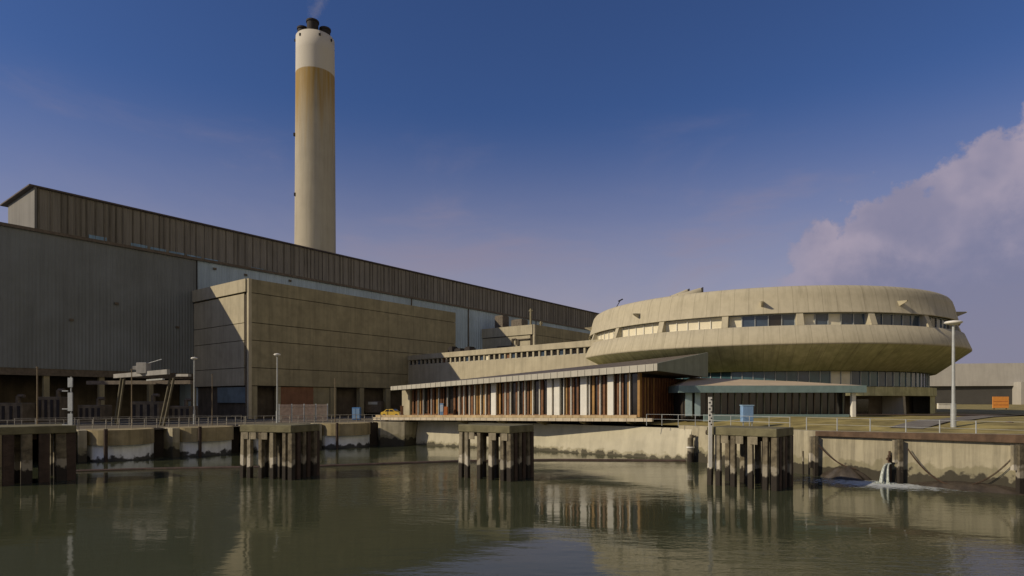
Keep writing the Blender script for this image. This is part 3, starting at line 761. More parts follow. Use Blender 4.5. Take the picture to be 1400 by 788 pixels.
# ground floor of the annexe: piers, brown door, dark bays, blue panel on the short side
for px0, px1 in ((345, 352), (380, 384), (452, 460), (492, 498), (528, 534)):
    ua, ub = u_at(px0), u_at(px1)
    mb = MB(); fbox(mb, ua, ub, .05, 1.2, GL-.1, EYE+2.74); mb.build('ground_floor_pier', conc_brown, an1)
mb = MB(); fbox(mb, u_at(384), u_at(430), .4, .7, GL, EYE+2.73); mb.build('shutter_door', mat('brown_door', (.20, .10, .055), .7, .15, .7, streak=.3), an1)
mb = MB(); fbox(mb, u_at(430)+.02, u_at(452)-.02, .4, .7, GL, EYE+2.73); mb.build('infill_panel', conc_brown, an1)
mb = MB(); fbox(mb, .3, .6, 1.7, 13, EYE-.6, EYE+2.6); mb.build('blue_panel', mat('dull_blue_panel', (.16, .21, .23), .6, .2, .5), an1)
an2 = annexe(98.0, 150, .6, 22.85, EYE+24.6, 'smaller-looking far annexe with sunlit end face rising behind the office wing')
# roof plant on the far annexe and the office wing
def roofbox(u0, u1, v0, v1, z0, z1, lab, m=steel_dk):
    mb = MB(); fbox(mb, u0, u1, v0, v1, z0, z1); fbox(mb, u0+.15, u1-.15, v0+.15, v1-.15, z1+.003, z1+.3)
    for k in range(4): fbox(mb, u0-.04, u0-.003, v0+.2+(v1-v0-.4)*k/4, v0+.2+(v1-v0-.4)*(k+.7)/4, z0+.3, z1-.3)
    return tag(mb.build('roof_plant', m), lab, 'roof plant', 'roof plant units')
zt2 = EYE+24.6-.14
roofbox(99.5, 103, 15, 18.5, zt2, zt2+4.3, 'dark roof plant box at the left end of the far annexe roof')
roofbox(101, 104.5, 8, 12.5, zt2, zt2+2.6, 'low dark roof plant box in the middle of the far annexe roof')
for i, (u, v, h) in enumerate(((99.3, 3.0, 5.6), (108, 5, 2.5))):
    p = F(u, v, 0); mb = MB(); mb.tube((p.x, p.y, zt2-.1), (p.x, p.y, zt2+h), .35, n=8); mb.tube((p.x-.6, p.y, zt2+h-.9), (p.x+.6, p.y, zt2+h-.6), .3, n=8)
    tag(mb.build('vent_pipe', conc_brown), ['tall pale vent pipe at the sunlit corner of the far annexe roof', 'short vent pipe on the dark side of the far annexe roof'][i], 'vent pipe', 'vent pipes on the far annexe')
# pipework on the sunlit end of annexe 2
mb = MB()
pts = [F(97.6, 16, EYE+18), F(97.6, 9.5, EYE+18), F(97.6, 9.5, EYE+20.3), F(97.6, 7.8, EYE+20.3), F(97.6, 7.8, EYE+18.4), F(97.6, 7.0, EYE+18.4), F(97.6, 7, EYE+20), F(97.6, 2.2, EYE+20)]
mb.path(pts, .22, 8); mb.build('pipework', steel_dk, an2)
# small wall lamp on the annexe long face, hatches on the roof edge
mb = MB(); fbox(mb, u_at(614), u_at(614)+.5, -.5, -.02, EYE+5.3, EYE+5.8); mb.build('wall_lamp', white_paint, an1)

# ================================================================== office wing
dW = Vector((1.023, -1)).normalized(); A = Vector((-26.2, 153.5)); nW = Vector((-dW.y, dW.x)); 
if nW.dot(Vector((-.5, -1))) > 0: nW = -nW      # nW points back
wing = thing('office_wing', 'long pale office wing with a row of small windows running into round building', 'office wing', (A.x+20, A.y-20, 5))
def wp(s, back=0.0): q = A+dW*s+nW*back; return q
SL = 62
def wbox(mb, s0, s1, b0, b1, z0, z1):
    q = [wp(s0, b0), wp(s1, b0), wp(s1, b1), wp(s0, b1)]
    return mb.hexa([(p.x, p.y, z0) for p in q], [(p.x, p.y, z1) for p in q])
zs, zh, ztp = EYE+8.75, EYE+9.95, EYE+11.15
mb = MB(); wbox(mb, -2, SL, 0, 11, GL, zs); mb.build('lower_wall', concrete, wing)
mb = MB(); wbox(mb, -2, SL, -.25, 11.2, zh, ztp); mb.build('parapet', concrete, wing, bevel=.04)
mb = MB(); wbox(mb, -2, SL, .45, 10.6, zs+.003, zh-.003); mb.build('core', dark_in, wing)
nwin = 38; st = SL/nwin
for i in range(nwin):
    s = i*st
    if s > 57: break
    mb = MB(); wbox(mb, s, s+.42, .02, .44, zs+.002, zh-.002); mb.build('window_pier', concrete, wing)
    c_ = s+.42
    k = random.random()
    m = blind if i == 17 else (varnish if k < .05 else glass_dark if k < .6 else glass_blue)
    mb = MB(); wbox(mb, c_+.07, s+st-.07, .34, .40, zs+.08, zh-.08); 
    fr = MB(); wbox(fr, c_, c_+.06, .25, .33, zs+.01, zh-.01); wbox(fr, s+st-.06, s+st-.002, .25, .33, zs+.01, zh-.01); wbox(fr, c_+.062, s+st-.062, .25, .33, zs+.01, zs+.07); wbox(fr, c_+.062, s+st-.062, .25, .33, zh-.07, zh-.01)
    f = fr.build('window', steel, wing); mb.build('pane', m, f)
def wroof(s0, s1, b0, b1, h, lab):
    mb = MB(); wbox(mb, s0, s1, b0, b1, ztp, ztp+h); wbox(mb, s0+.2, s1-.2, b0+.2, b1-.2, ztp+h+.003, ztp+h+.25)
    tag(mb.build('roof_plant', black), lab, 'roof plant', 'roof plant units')
wroof(12, 13.5, 3, 5, 1.5, 'small black plant box at the left end of the office wing roof')
wroof(14.4, 16.5, 3, 5, .9, 'low wide black plant box on the office wing roof')
wroof(18.0, 19.8, 3, 5, 1.1, 'black plant box on the office wing roof, nearest to the far annexe')

# ================================================================== round control building (drum)
K = 1.35; DC = Vector((35*K, 87.5*K))
drum = thing('round_control_building', 'round saucer shaped concrete building with ribbon windows and sloping stained soffit', 'round building', (DC.x, DC.y, 5.2))
e = EYE
Rb, zb_ = 28.9, e+4.28
Rr, zr = 33.65, e+8.03
mb = MB(); mb.lathe(DC, [(20, zb_+.3), (Rb-.6, zb_+.05), (Rb, zb_), (Rr-.12, zr-.22)], n=160); mb.build('soffit', conc_soffit, drum)
mb = MB(); mb.lathe(DC, [(Rr-.12, zr-.215), (Rr, zr-.12), (Rr, zr+.06), (Rr-.95, e+10.6), (Rr-1.9, e+10.62)], n=160); mb.build('lower_band', conc_top, drum)
zw0, zw1 = e+10.63, e+12.42
mb = MB(); mb.lathe(DC, [(Rr-1.9, zw1), (32.15, zw1), (31.98, zw1+.15), (31.40, e+15.0), (31.12, e+15.9), (30.8, e+16.35), (30.45, e+16.56), (29.8, e+16.62), (29, e+16.3), (.01, e+16.5)], n=160); mb.build('upper_band', conc_top, drum)
mb = MB(); mb.lathe(DC, [(30.3, zw0-.5), (30.3, zw1+.3)], n=120); mb.build('inner_wall', dark_in, drum)
def dp(az_, r, z): t_ = math.radians(az_); return Vector((DC.x+r*math.cos(t_), DC.y+r*math.sin(t_), z))
rng = random.Random(11)
for b in range(20):
    a0 = -137.2+18*b
    # pier with sloping outer face
    mb = MB(); h = .80
    lo = [dp(a0-h, 30.6, zw0-.02), dp(a0-h, 32.72, zw0-.02), dp(a0+h, 32.72, zw0-.02), dp(a0+h, 30.6, zw0-.02)]
    hi = [dp(a0-h, 30.6, zw1+.02), dp(a0-h, 32.02, zw1+.02), dp(a0+h, 32.02, zw1+.02), dp(a0+h, 30.6, zw1+.02)]
    mb.hexa(lo, hi); mb.build('window_pier', conc_top, drum)
    fr = MB(); s0, s1 = a0+h, a0+18-h; n = 5; wd = (s1-s0)/n
    for i in range(n+1):
        a = s0+wd*i; a = min(max(a, s0+.09), s1-.09)
        q = [dp(a-.09, 31.2, 0), dp(a-.09, 31.45, 0), dp(a+.09, 31.45, 0), dp(a+.09, 31.2, 0)]
        fr.hexa([(p.x, p.y, zw0+.01) for p in q], [(p.x, p.y, zw1-.01) for p in q])
    fr.lathe(DC, [(31.22, zw0+.015), (31.43, zw0+.015), (31.43, zw0+.12), (31.22, zw0+.12)], s0, s1, 10, False)
    fr.lathe(DC, [(31.22, zw1-.12), (31.43, zw1-.12), (31.43, zw1-.015), (31.22, zw1-.015)], s0, s1, 10, False)
    w_ = fr.build('window', steel if b % 20 not in (17, 18, 19, 0) else white_paint, drum)
    for i in range(n):
        a = s0+wd*i
        if b in (18, 19, 0): white = True
        elif b == 17: white = i in (0, 1)
        elif b == 1: white = i == 0
        elif b == 2: white = i in (0, 2)
        else: white = False
        mb = MB(); mb.lathe(DC, [(31.30, zw0+.13), (31.30, zw1-.13)], a+.1, a+wd-.1, 2, False)
        mb.build('pane', blind if white else (glass_blue if rng.random() < .8 else glass_dark), w_)
# fix: bay between -119 and -101 is b=1, -155..-137 is b=19
for b in range(10):       # rainwater spouts
    a0 = -146.2+36*b
    mb = MB(); z = e+13.9
    q = [dp(a0-.7, 31.2, z+.4), dp(a0+.7, 31.2, z+.4), dp(a0+.25, 33.0, z+.28), dp(a0-.25, 33.0, z+.28)]
    q2 = [dp(a0-.2, 31.3, z-.55), dp(a0+.2, 31.3, z-.55), dp(a0+.12, 32.9, z+.1), dp(a0-.12, 32.9, z+.1)]
    mb.hexa(q2, q); mb.build('rainwater_spout', conc_top, drum)
# lower storeys
z_sl = e+.62; z_w = e+1.95
mb = MB(); mb.lathe(DC, [(26, z_w), (Rb+.05, z_w), (Rb+.05, z_sl), (24.5, z_sl)], n=120, smooth=False); mb.build('floor_slab', conc_soffit, drum)
mb = MB(); mb.lathe(DC, [(Rb-1.2, z_w), (Rb-1.2, zb_+.06)], n=120); mb.build('first_floor_wall', dark_in, drum)
for i in range(44):
    a = -170+i*3.2
    if a > -38: break
    px_white = (-91 < a < -86) or (-95 < a < -92)
    mb = MB(); mb.lathe(DC, [(Rb-.98, z_w+.1), (Rb-.98, zb_-.02)], a+.12, a+3.05, 2, False)
    pn = blind if -90.9 < a < -84.3 else (glass_teal if rng.random() < .75 else glass_blue)
    fr = MB(); q = [dp(a-.1, Rb-1.1, 0), dp(a-.1, Rb-.85, 0), dp(a+.1, Rb-.85, 0), dp(a+.1, Rb-1.1, 0)]
    fr.hexa([(p.x, p.y, z_w+.01) for p in q], [(p.x, p.y, zb_+.02) for p in q])
    w_ = fr.build('mullion', steel, drum); mb.build('pane', pn, w_)
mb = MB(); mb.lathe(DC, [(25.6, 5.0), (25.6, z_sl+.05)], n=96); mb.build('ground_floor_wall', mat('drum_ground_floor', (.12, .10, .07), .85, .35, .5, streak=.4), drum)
mb = MB(); mb.lathe(DC, [(25.6, 5.0), (Rb-.2, 5.0), (Rb-.2, z_sl-.01), (25.6, z_sl-.01)], -47, -25, 12, False); mb.build('solid_bay', conc_soffit, drum)
for a0, hh in ((-65.2, 1), (-30, 1)):      # triangular fins
    mb = MB(); lo = [dp(a0-.55, 25.5, 4.9), dp(a0-.55, Rb+.1, 4.9), dp(a0+.55, Rb+.1, 4.9), dp(a0+.55, 25.5, 4.9)]
    hi = [dp(a0-.55, 25.5, z_sl-.02), dp(a0-.55, Rb-.1, z_sl-.02), dp(a0+.55, Rb-.1, z_sl-.02), dp(a0+.55, 25.5, z_sl-.02)]
    mb.hexa(lo, hi); mb.build('buttress', concrete, drum)
for a0 in (-75, -56.5):
    mb = MB(); mb.lathe(DC, [(25.66, 5.2), (25.66, z_sl-.5)], a0-2.4, a0+2.4, 3, False); mb.build('doorway', glass_dark, drum)
# rooftop scoops and aerial
for i, (px, a, ln) in enumerate(((912, -134.6, 2.6), (935, -131.2, 3.6))):
    c = dp(a, 29.3, e+16.6); tdir = Vector((-math.sin(math.radians(a)), math.cos(math.radians(a)), 0))
    mb = MB(); n = 10; vs = []
    sx = Vector((math.cos(math.radians(a)), math.sin(math.radians(a)), 0))
    for j in range(7):
        f = j/6; wv = .55*math.sin(math.pi*min(f*.7+.15, 1)); hv = .25+1.0*f
        cen = c+Vector((1, -.15, 0)).normalized()*(ln*(f-.5))
        for k_ in range(n+1):
            t_ = math.pi*k_/n; vs.append(cen+Vector((0, 1, 0))*math.cos(t_)*wv*2+Vector((0, 0, 1))*(math.sin(t_)*hv-.15))
    fs = [(j*(n+1)+k_, j*(n+1)+k_+1, (j+1)*(n+1)+k_+1, (j+1)*(n+1)+k_) for j in range(6) for k_ in range(n)]
    mb.add(vs, fs, True); sc = thing('roof_cowl', ['smaller pale curved cowl on the drum roof, left of its pair', 'larger pale curved cowl on the drum roof, right of its pair'][i], 'roof cowl', tuple(c), 'pale cowls on the drum roof')
    mb.build('hood', conc_top, sc)
    mb = MB(); ee = c+Vector((1, -.15, 0)).normalized()*(ln*.5+.02); mb.box(ee.x, ee.x+.1, ee.y-1.0, ee.y+1.0, ee.z, ee.z+1.0); mb.build('opening', black, sc)
c = dp(-162, 30.2, e+16.3)
mb = MB(); mb.tube(c, c+Vector((.9, 0, 1.6)), .07); mb.tube(c+Vector((.5, 0, 1.35)), c+Vector((1.3, 0, 1.75)), .12); tag(mb.build('aerial', black), 'small slanting black aerial on the left edge of the drum roof', 'aerial')

# ================================================================== restaurant building on its deck
RA = at(873.5, 80).xy; RB_ = at(562, 106).xy; dRr = (RB_-RA).normalized(); LR = (RB_-RA).length
nF = Vector((-dRr.y, dRr.x))
if nF.y > 0: nF = -nF                       # towards the water
rest = thing('restaurant_building', 'low canteen building with varnished timber glazed front and white wedge shaped roof', 'canteen building', (RA.x, RA.y, 5))
def zfl(t): return 5.25-.45*t/LR            # the floor falls slightly to the left
def zce(t): return e+3.75-(3.75-1.75)*t/LR
def rbox(mb, t0, t1, f0, f1, z0, z1):
    """t along the front, f towards the water"""
    q = [RA+dRr*t0+nF*f0, RA+dRr*t1+nF*f0, RA+dRr*t1+nF*f1, RA+dRr*t0+nF*f1]
    z0 = z0 if callable(z0) else (lambda t, a=z0: a); z1 = z1 if callable(z1) else (lambda t, a=z1: a)
    tt = (t0, t1, t1, t0)
    return mb.hexa([(q[i].x, q[i].y, z0(tt[i])) for i in range(4)], [(q[i].x, q[i].y, z1(tt[i])) for i in range(4)])
def t_at(px):
    k = (px-700)/831; return (k*RA.y-RA.x)/(dRr.x-k*dRr.y)
mb = MB(); rbox(mb, .15, LR+1.5, -10, -.4, lambda t: zfl(t)-.2, lambda t: zce(t)-.01); mb.build('core', dark_in, rest)
mb = MB(); rbox(mb, 0.2, LR, -.38, -.30, lambda t: zfl(t)+.3, lambda t: zce(t)-.05); mb.build('glazing', glass_dark, rest)
mb = MB(); rbox(mb, 0, LR, -.38, -.02, lambda t: zfl(t)-.1, lambda t: zfl(t)+.3); mb.build('plinth', varnish, rest)
mull = [572, 579, 590, 600, 612, 628, 634.5, 642, 649, 657.5, 664, 691, 698, 709, 718, 728.6, 737.8, 771, 781, 806, 820.6, 848, 861]
piers = [(672.5, 679), (749, 755.5), (758.5, 766), (794.5, 803), (831.5, 839.5)]
edges = sorted([(t_at(m_), 'm') for m_ in mull]+[(t_at((a+b)/2), 'p') for a, b in piers])
for px in mull:
    t = t_at(px); ww = .12
    mb = MB(); rbox(mb, t-ww/2, t+ww/2, -.28, .10, lambda q: zfl(q)+.02, lambda q: zce(q)-.02); mb.build('mullion', steel if px < 625 else white_paint, rest)
for a, b in piers:
    t1, t0 = t_at(a), t_at(b)
    mb = MB(); rbox(mb, t0, t1, -.29, .22, lambda q: zfl(q)+.02, lambda q: zce(q)-.02); mb.build('white_pier', white_paint, rest)
sp_ = [0.0]+sorted(t_at(m_) for m_ in mull)+[t_at((a+b)/2) for a, b in piers]+[LR]; sp_ = sorted(sp_)
rng = random.Random(2)
for a, b in zip(sp_, sp_[1:]):
    wdt = b-a
    if wdt < .6: continue
    n = max(1, round(wdt/.75)); c_ = wdt/n
    for i in range(n):
        f0 = a+c_*i+.12; f1 = a+c_*(i+1)-.12
        if rng.random() < .85:
            g0 = f0+(f1-f0)*(.0 if rng.random() < .5 else .35)
            mb = MB(); rbox(mb, g0, g0+(f1-f0)*.6, -.27, -.08, lambda q: zfl(q)+.305, lambda q: zce(q)-.03)
            mb.build('timber_panel', varnish if rng.random() < .8 else varnish2, rest)
mb = MB(); rbox(mb, -.18, .16, -.5, .12, lambda q: zfl(q), lambda q: zce(q)-.02); mb.build('corner_post', varnish2, rest)
mb = MB(); rbox(mb, LR+.05, LR+2.0, -2.6, .3, lambda q: GL, lambda q: zce(q)-.02); mb.build('end_pier', concrete, rest, bevel=.03)
# end wall (right side), timber slats
dE = Vector((.743, .669)); nE = Vector((.669, -.743))
def ebox(mb, t0, t1, f0, f1, z0, z1):
    q = [RA+dE*t0+nE*f0, RA+dE*t1+nE*f0, RA+dE*t1+nE*f1, RA+dE*t0+nE*f1]
    return mb.hexa([(p.x, p.y, z0) for p in q], [(p.x, p.y, z1) for p in q])
mb = MB(); ebox(mb, .3, 11.5, -3, 0, 4.9, e+3.0); mb.build('end_wall', mat('brown_stained_timber', (.10, .038, .02), .6, .4, .8, streak=.5), rest)
for i in range(16):
    mb = MB(); t = .5+i*.66; ebox(mb, t, t+.13, .01, .14, 4.95, e+2.95); mb.build('slat', varnish2 if i in (1, 2, 4) else varnish, rest)
# roof: wedge fascia
CA = at(898.5, 77).xy; CB = at(534, 105.0).xy; CE = at(968, 85.2).xy
CBb = CB+dE*13; 
za_t, za_b = e+4.63, e+3.72; zb_t, zb_b = e+2.33, e+1.66; ze_t, ze_b = e+6.67, e+3.15
def quadwall(mb, a, b, th, za0, za1, zb0, zb1):
    """vertical panel from a to b (xy), thickness th inward (left of a->b), heights at a and at b"""
    d = (b-a).normalized(); n = Vector((-d.y, d.x))*th
    lo = [(a.x, a.y, za0), (b.x, b.y, zb0), (b.x+n.x, b.y+n.y, zb0), (a.x+n.x, a.y+n.y, za0)]
    hi = [(a.x, a.y, za1), (b.x, b.y, zb1), (b.x+n.x, b.y+n.y, zb1), (a.x+n.x, a.y+n.y, za1)]
    return mb.hexa(lo, hi)
mb = MB(); quadwall(mb, CB, CA, .25, zb_b, zb_t, za_b, za_t); mb.build('front_fascia', white_panel, rest)
mb = MB(); ca2 = CA+dE*.003; quadwall(mb, ca2+nE*.002, CE, .25, za_b, za_t, ze_b, ze_t); mb.build('end_fascia', shaded_fascia, rest)
for i in range(44):
    mb = MB()
    f = (i+.5)/44; p = CB+(CA-CB)*f; zb0 = zb_b+(za_b-zb_b)*f; zt0 = zb_t+(za_t-zb_t)*f
    d = (CA-CB).normalized(); q = p-Vector((-d.y, d.x))*.03
    mb.obox(q, q+d*.05, .05, zb0+.02, zt0-.02)
    mb.build('fascia_seam', white_panel, rest)
mb = MB()
ins = lambda p, a_: p
V4 = [CB, CA, CE, CBb]; zt4 = [zb_t-.06, za_t-.06, ze_t-.1, zb_t+.5]; zb4 = [zb_b+.06, za_b+.03, ze_b+.05, zb_b+.3]
cen = (CB+CA+CE+CBb)/4
V4 = [p+(cen-p).normalized()*.45 for p in V4]
mb.hexa([(V4[i].x, V4[i].y, zb4[i]) for i in range(4)], [(V4[i].x, V4[i].y, zt4[i]) for i in range(4)]); mb.build('roof', steel_dk, rest)

# deck
deck = thing('terrace_deck', 'raised concrete terrace deck on posts projecting over the basin', 'deck', (0, 88, 0))
D0 = at(510, 103.5).xy; D1 = at(892, 78.2).xy
dd_ = (D1-D0).normalized(); nD = Vector((-dd_.y, dd_.x))
def dz(p): f = (p-D0).dot(dd_)/(D1-D0).length; return 4.60+(5.2-4.60)*f
def slab(mb, a, b, w0, w1, lo, hi):
    q = [a-nD*0+nD*w0, b+nD*w0, b+nD*w1, a+nD*w1]
    mb.hexa([(p.x, p.y, dz(p)+lo) for p in q], [(p.x, p.y, dz(p)+hi) for p in q])
mb = MB(); slab(mb, D0, D1-dd_*1.6, .6, 12, -.42, -.02); mb.build('slab', conc_olive, deck)
mb = MB(); n = 42
tan_m = mat('tan_deck_edge', (.46, .36, .21), .85, .15, .8, streak=.35); pale_m = mat('pale_deck_edge', (.56, .50, .38), .85, .12, .8, streak=.35)
for i in range(n):
    a = D0+(D1-D0)*i/n; b = D0+(D1-D0)*(i+1)/n-dd_*.06
    slab(mb, a, b, 0, .6, -.50, -.08)
mb.build('edge_slabs', pale_m, deck)
mb = MB()
for i in range(n-2):
    a = D0+(D1-D0)*i/n; b = D0+(D1-D0)*(i+1)/n-dd_*.03
    slab(mb, a, b, .62, .85, -.02, .32)
mb.build('upstand', tan_m, deck)
for i, (px, Yd) in enumerate(((529, 102.8), (553, 101.2), (558.5, 101.8))):
    p = at(px, Yd); mb = MB(); mb.tube((p.x, p.y, -1.5), (p.x, p.y, 4.35), .26 if i < 2 else .15, n=10); mb.build('post', timber_dark if i == 0 else concrete, deck)
for f in (.35, .5, .64, .78, .92):       # brackets below
    p = D0+(D1-D0)*f+nD*.9; mb = MB(); mb.extr([(p.x, p.y, dz(p)-.43), (p.x+nD.x*4, p.y+nD.y*4, dz(p)-.43), (p.x+nD.x*4, p.y+nD.y*4, dz(p)-1.5), (p.x, p.y, dz(p)-.7)], (dd_.x*.3, dd_.y*.3, 0)); mb.build('bracket', conc_olive, deck)
# gull-like mooring pegs on deck edge are skipped; small items on the deck
p = at(606.5, 99)
t = thing('kiosk_cabinet', 'upright cabinet with light blue front and orange side before the canteen glazing', 'cabinet', (p.x, p.y, 4.7))
mb = MB(); mb.box(p.x-.55, p.x+.0, p.y-.4, p.y+.4, 4.8, 6.95); mb.build('body', bluebox, t, bevel=.03)
mb = MB(); mb.box(p.x+.003, p.x+.65, p.y-.38, p.y+.4, 4.8, 6.4); mb.build('side_unit', orange_dk, t, bevel=.03)
mb = MB(); mb.box(p.x-.5, p.x-.05, p.y-.43, p.y-.403, 5.6, 6.7); mb.build('door', mat('pale_door', (.5, .6, .7), .5, .1, 2), t)
p = at(552.5, 104)
mb = MB(); mb.box(p.x-.22, p.x+.22, p.y-2.3, p.y-1.9, 4.7, 6.4); mb.box(p.x-.28, p.x+.28, p.y-2.36, p.y-1.84, 6.403, 6.5)
tag(mb.build('bollard', varnish), 'brown square post beside the sunlit concrete end pier', 'post')
p = at(487.5, 112)
t = thing('equipment_cabinet', 'blue equipment cabinet standing in front of the dark loading bays', 'cabinet', (p.x, p.y, GL))
mb = MB(); mb.box(p.x-.7, p.x+.75, p.y-.5, p.y+.5, GL, GL+2.3); mb.build('body', blue_dk, t, bevel=.04)
mb = MB(); mb.box(p.x-.62, p.x-.1, p.y-.53, p.y-.503, GL+.2, GL+2.1); mb.box(p.x-.02, p.x+.66, p.y-.53, p.y-.503, GL+.2, GL+2.1); mb.build('door', bluebox, t)
# pale machinery glints inside the loading bays -> parked trailers
for i, px in enumerate((474, 511)):
    p = at(px, 146); 
    t = thing('parked_truck', ['dark truck with pale cab parked in the left loading bay', 'dark truck with pale cab parked in the right loading bay'][i], 'truck', (p.x, p.y, GL), 'trucks in the loading bays')
    mb = MB(); mb.box(p.x-2.0, p.x+2.0, p.y-1, p.y+4, GL+.6, GL+3.4); mb.build('body', steel_dk, t, bevel=.1)
    mb = MB(); mb.box(p.x-1.1, p.x+1.1, p.y-1.03, p.y-1.0, GL+2.6, GL+3.2); mb.build('windscreen', steel, t)
    for sx in (-1.5, 1.5):
        mb = MB(); mb.tube((p.x+sx-.2, p.y-.3, GL+.5), (p.x+sx+.2, p.y-.3, GL+.5), .5, n=16); mb.build('wheel', rubber, t)

# yellow car
def car(px, Yd, z0, rot):
    p = at(px, Yd)
    t = thing('small_car', 'small bright yellow car parked at the left end of the deck', 'car', (p.x, p.y, z0), rz=rot)
    prof = [(-1.75, .35), (-1.8, .75), (-1.6, .92), (-1.25, .98), (-.75, 1.38), (.45, 1.42), (.95, 1.02), (1.55, .92), (1.78, .7), (1.78, .35)]
    mb = MB(); mb.extr([(x, -.76, z) for x, z in prof], (0, 1.52, 0)); mb.build('body', yellow, t, bevel=.07, local=True)
    for sy in (-1, 1):
        mb = MB(); mb.extr([(-1.0, sy*.765, 1.0), (-.68, sy*.765, 1.3), (-.2, sy*.765, 1.32), (-.2, sy*.765, 1.0)], (0, .01*sy, 0)); mb.build('side_window', glass_dark, t, local=True)
        mb = MB(); mb.extr([(-.1, sy*.765, 1.0), (-.1, sy*.765, 1.32), (.4, sy*.765, 1.32), (.72, sy*.765, 1.0)], (0, .01*sy, 0)); mb.build('side_window', glass_dark, t, local=True)
    mb = MB(); mb.hexa([(.52, -.66, 1.385), (.93, -.68, 1.06), (.93, .68, 1.06), (.52, .66, 1.385)], [(.54, -.66, 1.41), (.95, -.68, 1.09), (.95, .68, 1.09), (.54, .66, 1.41)]); mb.build('windscreen', glass_blue, t, local=True)
    for x in (-1.1, 1.15):
        for sy in (-1, 1):
            mb = MB(); mb.tube((x, sy*.62, .3), (x, sy*.80, .3), .3, n=16); wl_ = mb.build('wheel', rubber, t, local=True)
            mb = MB(); mb.tube((x, sy*.78, .3), (x, sy*.815, .3), .17, n=12); mb.build('hub_cap', steel, wl_, local=True)
    for sy in (-.5, .5):
        mb = MB(); mb.tube((1.76, sy, .68), (1.81, sy, .68), .11, n=12); mb.build('headlight', white_paint, t, local=True)
    mb = MB(); mb.box(1.74, 1.86, -.74, .74, .38, .5); mb.build('bumper', steel, t, local=True)
car(536, 104.2, 4.52, -.25)

# ================================================================== entrance pavilion
ent = thing('entrance_pavilion', 'low dark glazed entrance pavilion with teal roof edge and sandy roof', 'pavilion', (34, 82, 5.2))
E0 = at(928, 79.0).xy; E1 = at(1185, 78.0).xy
zt_, zb2 = e+1.86, e+.95
mb = MB(); mb.hexa([(E0.x, E0.y, zb2), (E1.x, E1.y, zb2), (E1.x+.2, E1.y+7, zb2), (E0.x, E0.y+9, zb2)], [(E0.x, E0.y, zt_), (E1.x, E1.y, zt_), (E1.x+.2, E1.y+7, zt_), (E0.x, E0.y+9, zt_)]); mb.build('roof_edge', teal, ent)
# sandy hipped roof
r0 = Vector((E0.x+.1, E0.y+.2, zt_+.003)); r1 = Vector((E1.x-.3, E1.y+.2, zt_+.003)); r2 = Vector((E1.x-.1, E1.y+6.8, zt_+.003)); r3 = at(1085, 85.5, e+2.62); r4 = at(945, 86.5, e+3.2); r5 = Vector((E0.x+.1, E0.y+8.8, zt_+.003))
mb = MB(); mb.add([r0, r1, r2, r3, r4, r5], [(0, 1, 3, 4), (1, 2, 3), (0, 4, 5), (2, 5, 4, 3), (0, 5, 2, 1)]); mb.build('roof', fish_roof, ent)
mb = MB(); mb.box(E0.x+1, at(1158, 80).x, 80.6, 80.7, 5.2, zb2-.002); mb.build('glazing', glass_dark, ent)
mb = MB(); mb.box(E0.x+1, at(1160, 80).x, 80.72, 86, 5.0, zb2-.003); mb.build('core', dark_in, ent)
x = E0.x+1.2; i = 0; xe = at(1158, 80).x
while x < xe:
    mb = MB(); mb.box(x, x+.12, 80.42, 80.58, 5.2, zb2-.004); mb.build('mullion', mat('olive_mullion', (.14, .15, .11), .6, .2, 1) if i % 3 else steel_dk, ent); x += .95; i += 1
for px0, px1 in ((937, 946), (950, 957.5)):
    a_, b_ = at(px0, 80.1).x, at(px1, 80.1).x
    mb = MB(); mb.box(a_, b_, 80.05, 80.15, 5.4, zb2-.02); mb.build('door', mat('pale_blue_door', (.33, .45, .48), .5, .1, 1.5), ent)
p = at(1166, 79)
mb = MB(); mb.box(p.x-.22, p.x+.28, p.y-.25, p.y+.25, 4.9, zb2-.003); mb.build('column', white_paint, ent, bevel=.02)
mb = MB(); mb.box(at(962, 79.2).x, at(1160, 79.2).x, 79.0, 79.35, 4.7, 5.62); mb.build('planter_wall', teal, ent)
# light blue box standing on the quay
p = at(1021, 69.5)
t = thing('utility_box', 'pale blue upright box on legs beside the railing above the right dolphin', 'box', (p.x, p.y, 4.4))
mb = MB(); mb.box(p.x-.62, p.x+.62, p.y-.4, p.y+.4, 4.95, 6.83); mb.build('body', bluebox, t, bevel=.04)
mb = MB(); mb.box(p.x-.66, p.x+.70, p.y-.44, p.y+.44, 6.833, 6.93); mb.build('lid', mat('pale_blue_lid', (.30, .46, .62), .5, .05, 1), t)
for sx in (-.5, .5):
    mb = MB(); mb.box(p.x+sx-.05, p.x+sx+.05, p.y-.3, p.y-.2, 4.35, 4.947); mb.build('leg', steel, t)

# ================================================================== lamp posts and masts
def lamp(px, Yd, ytop, z0, label, head=.9, r=.12):
    p = at(px, Yd); zt_ = zz(ytop, Yd)
    t = thing('lamp_post', label, 'lamp post', (p.x, p.y, z0), 'tall lamp posts with flat round heads')
    mb = MB(); mb.tube((p.x, p.y, z0-.1), (p.x, p.y, z0+2.2), r*1.5, n=12); mb.tube((p.x, p.y, z0+2.2), (p.x, p.y, zt_-.25), r, r*.75, n=12); mb.build('pole', steel, t)
    mb = MB(); mb.lathe((p.x, p.y), [(.01, zt_-.28), (.18, zt_-.28), (head*.8, zt_-.14), (head, zt_-.02), (head*.85, zt_+.10), (.01, zt_+.2)], n=24); mb.build('lamp_head', white_paint, t)
lamp(1303.5, 58.5, 441, 4.95, 'tall pale lamp post on the grass in front of the round building', .78, .16)
lamp(379, 89, 485, GL-.1, 'pale lamp post on the intake quay before the big brown annexe', .5, .11)
lamp(265.5, 96, 490, GL-.1, 'dim lamp post near the left edge of the brown annexe', .5, .11)
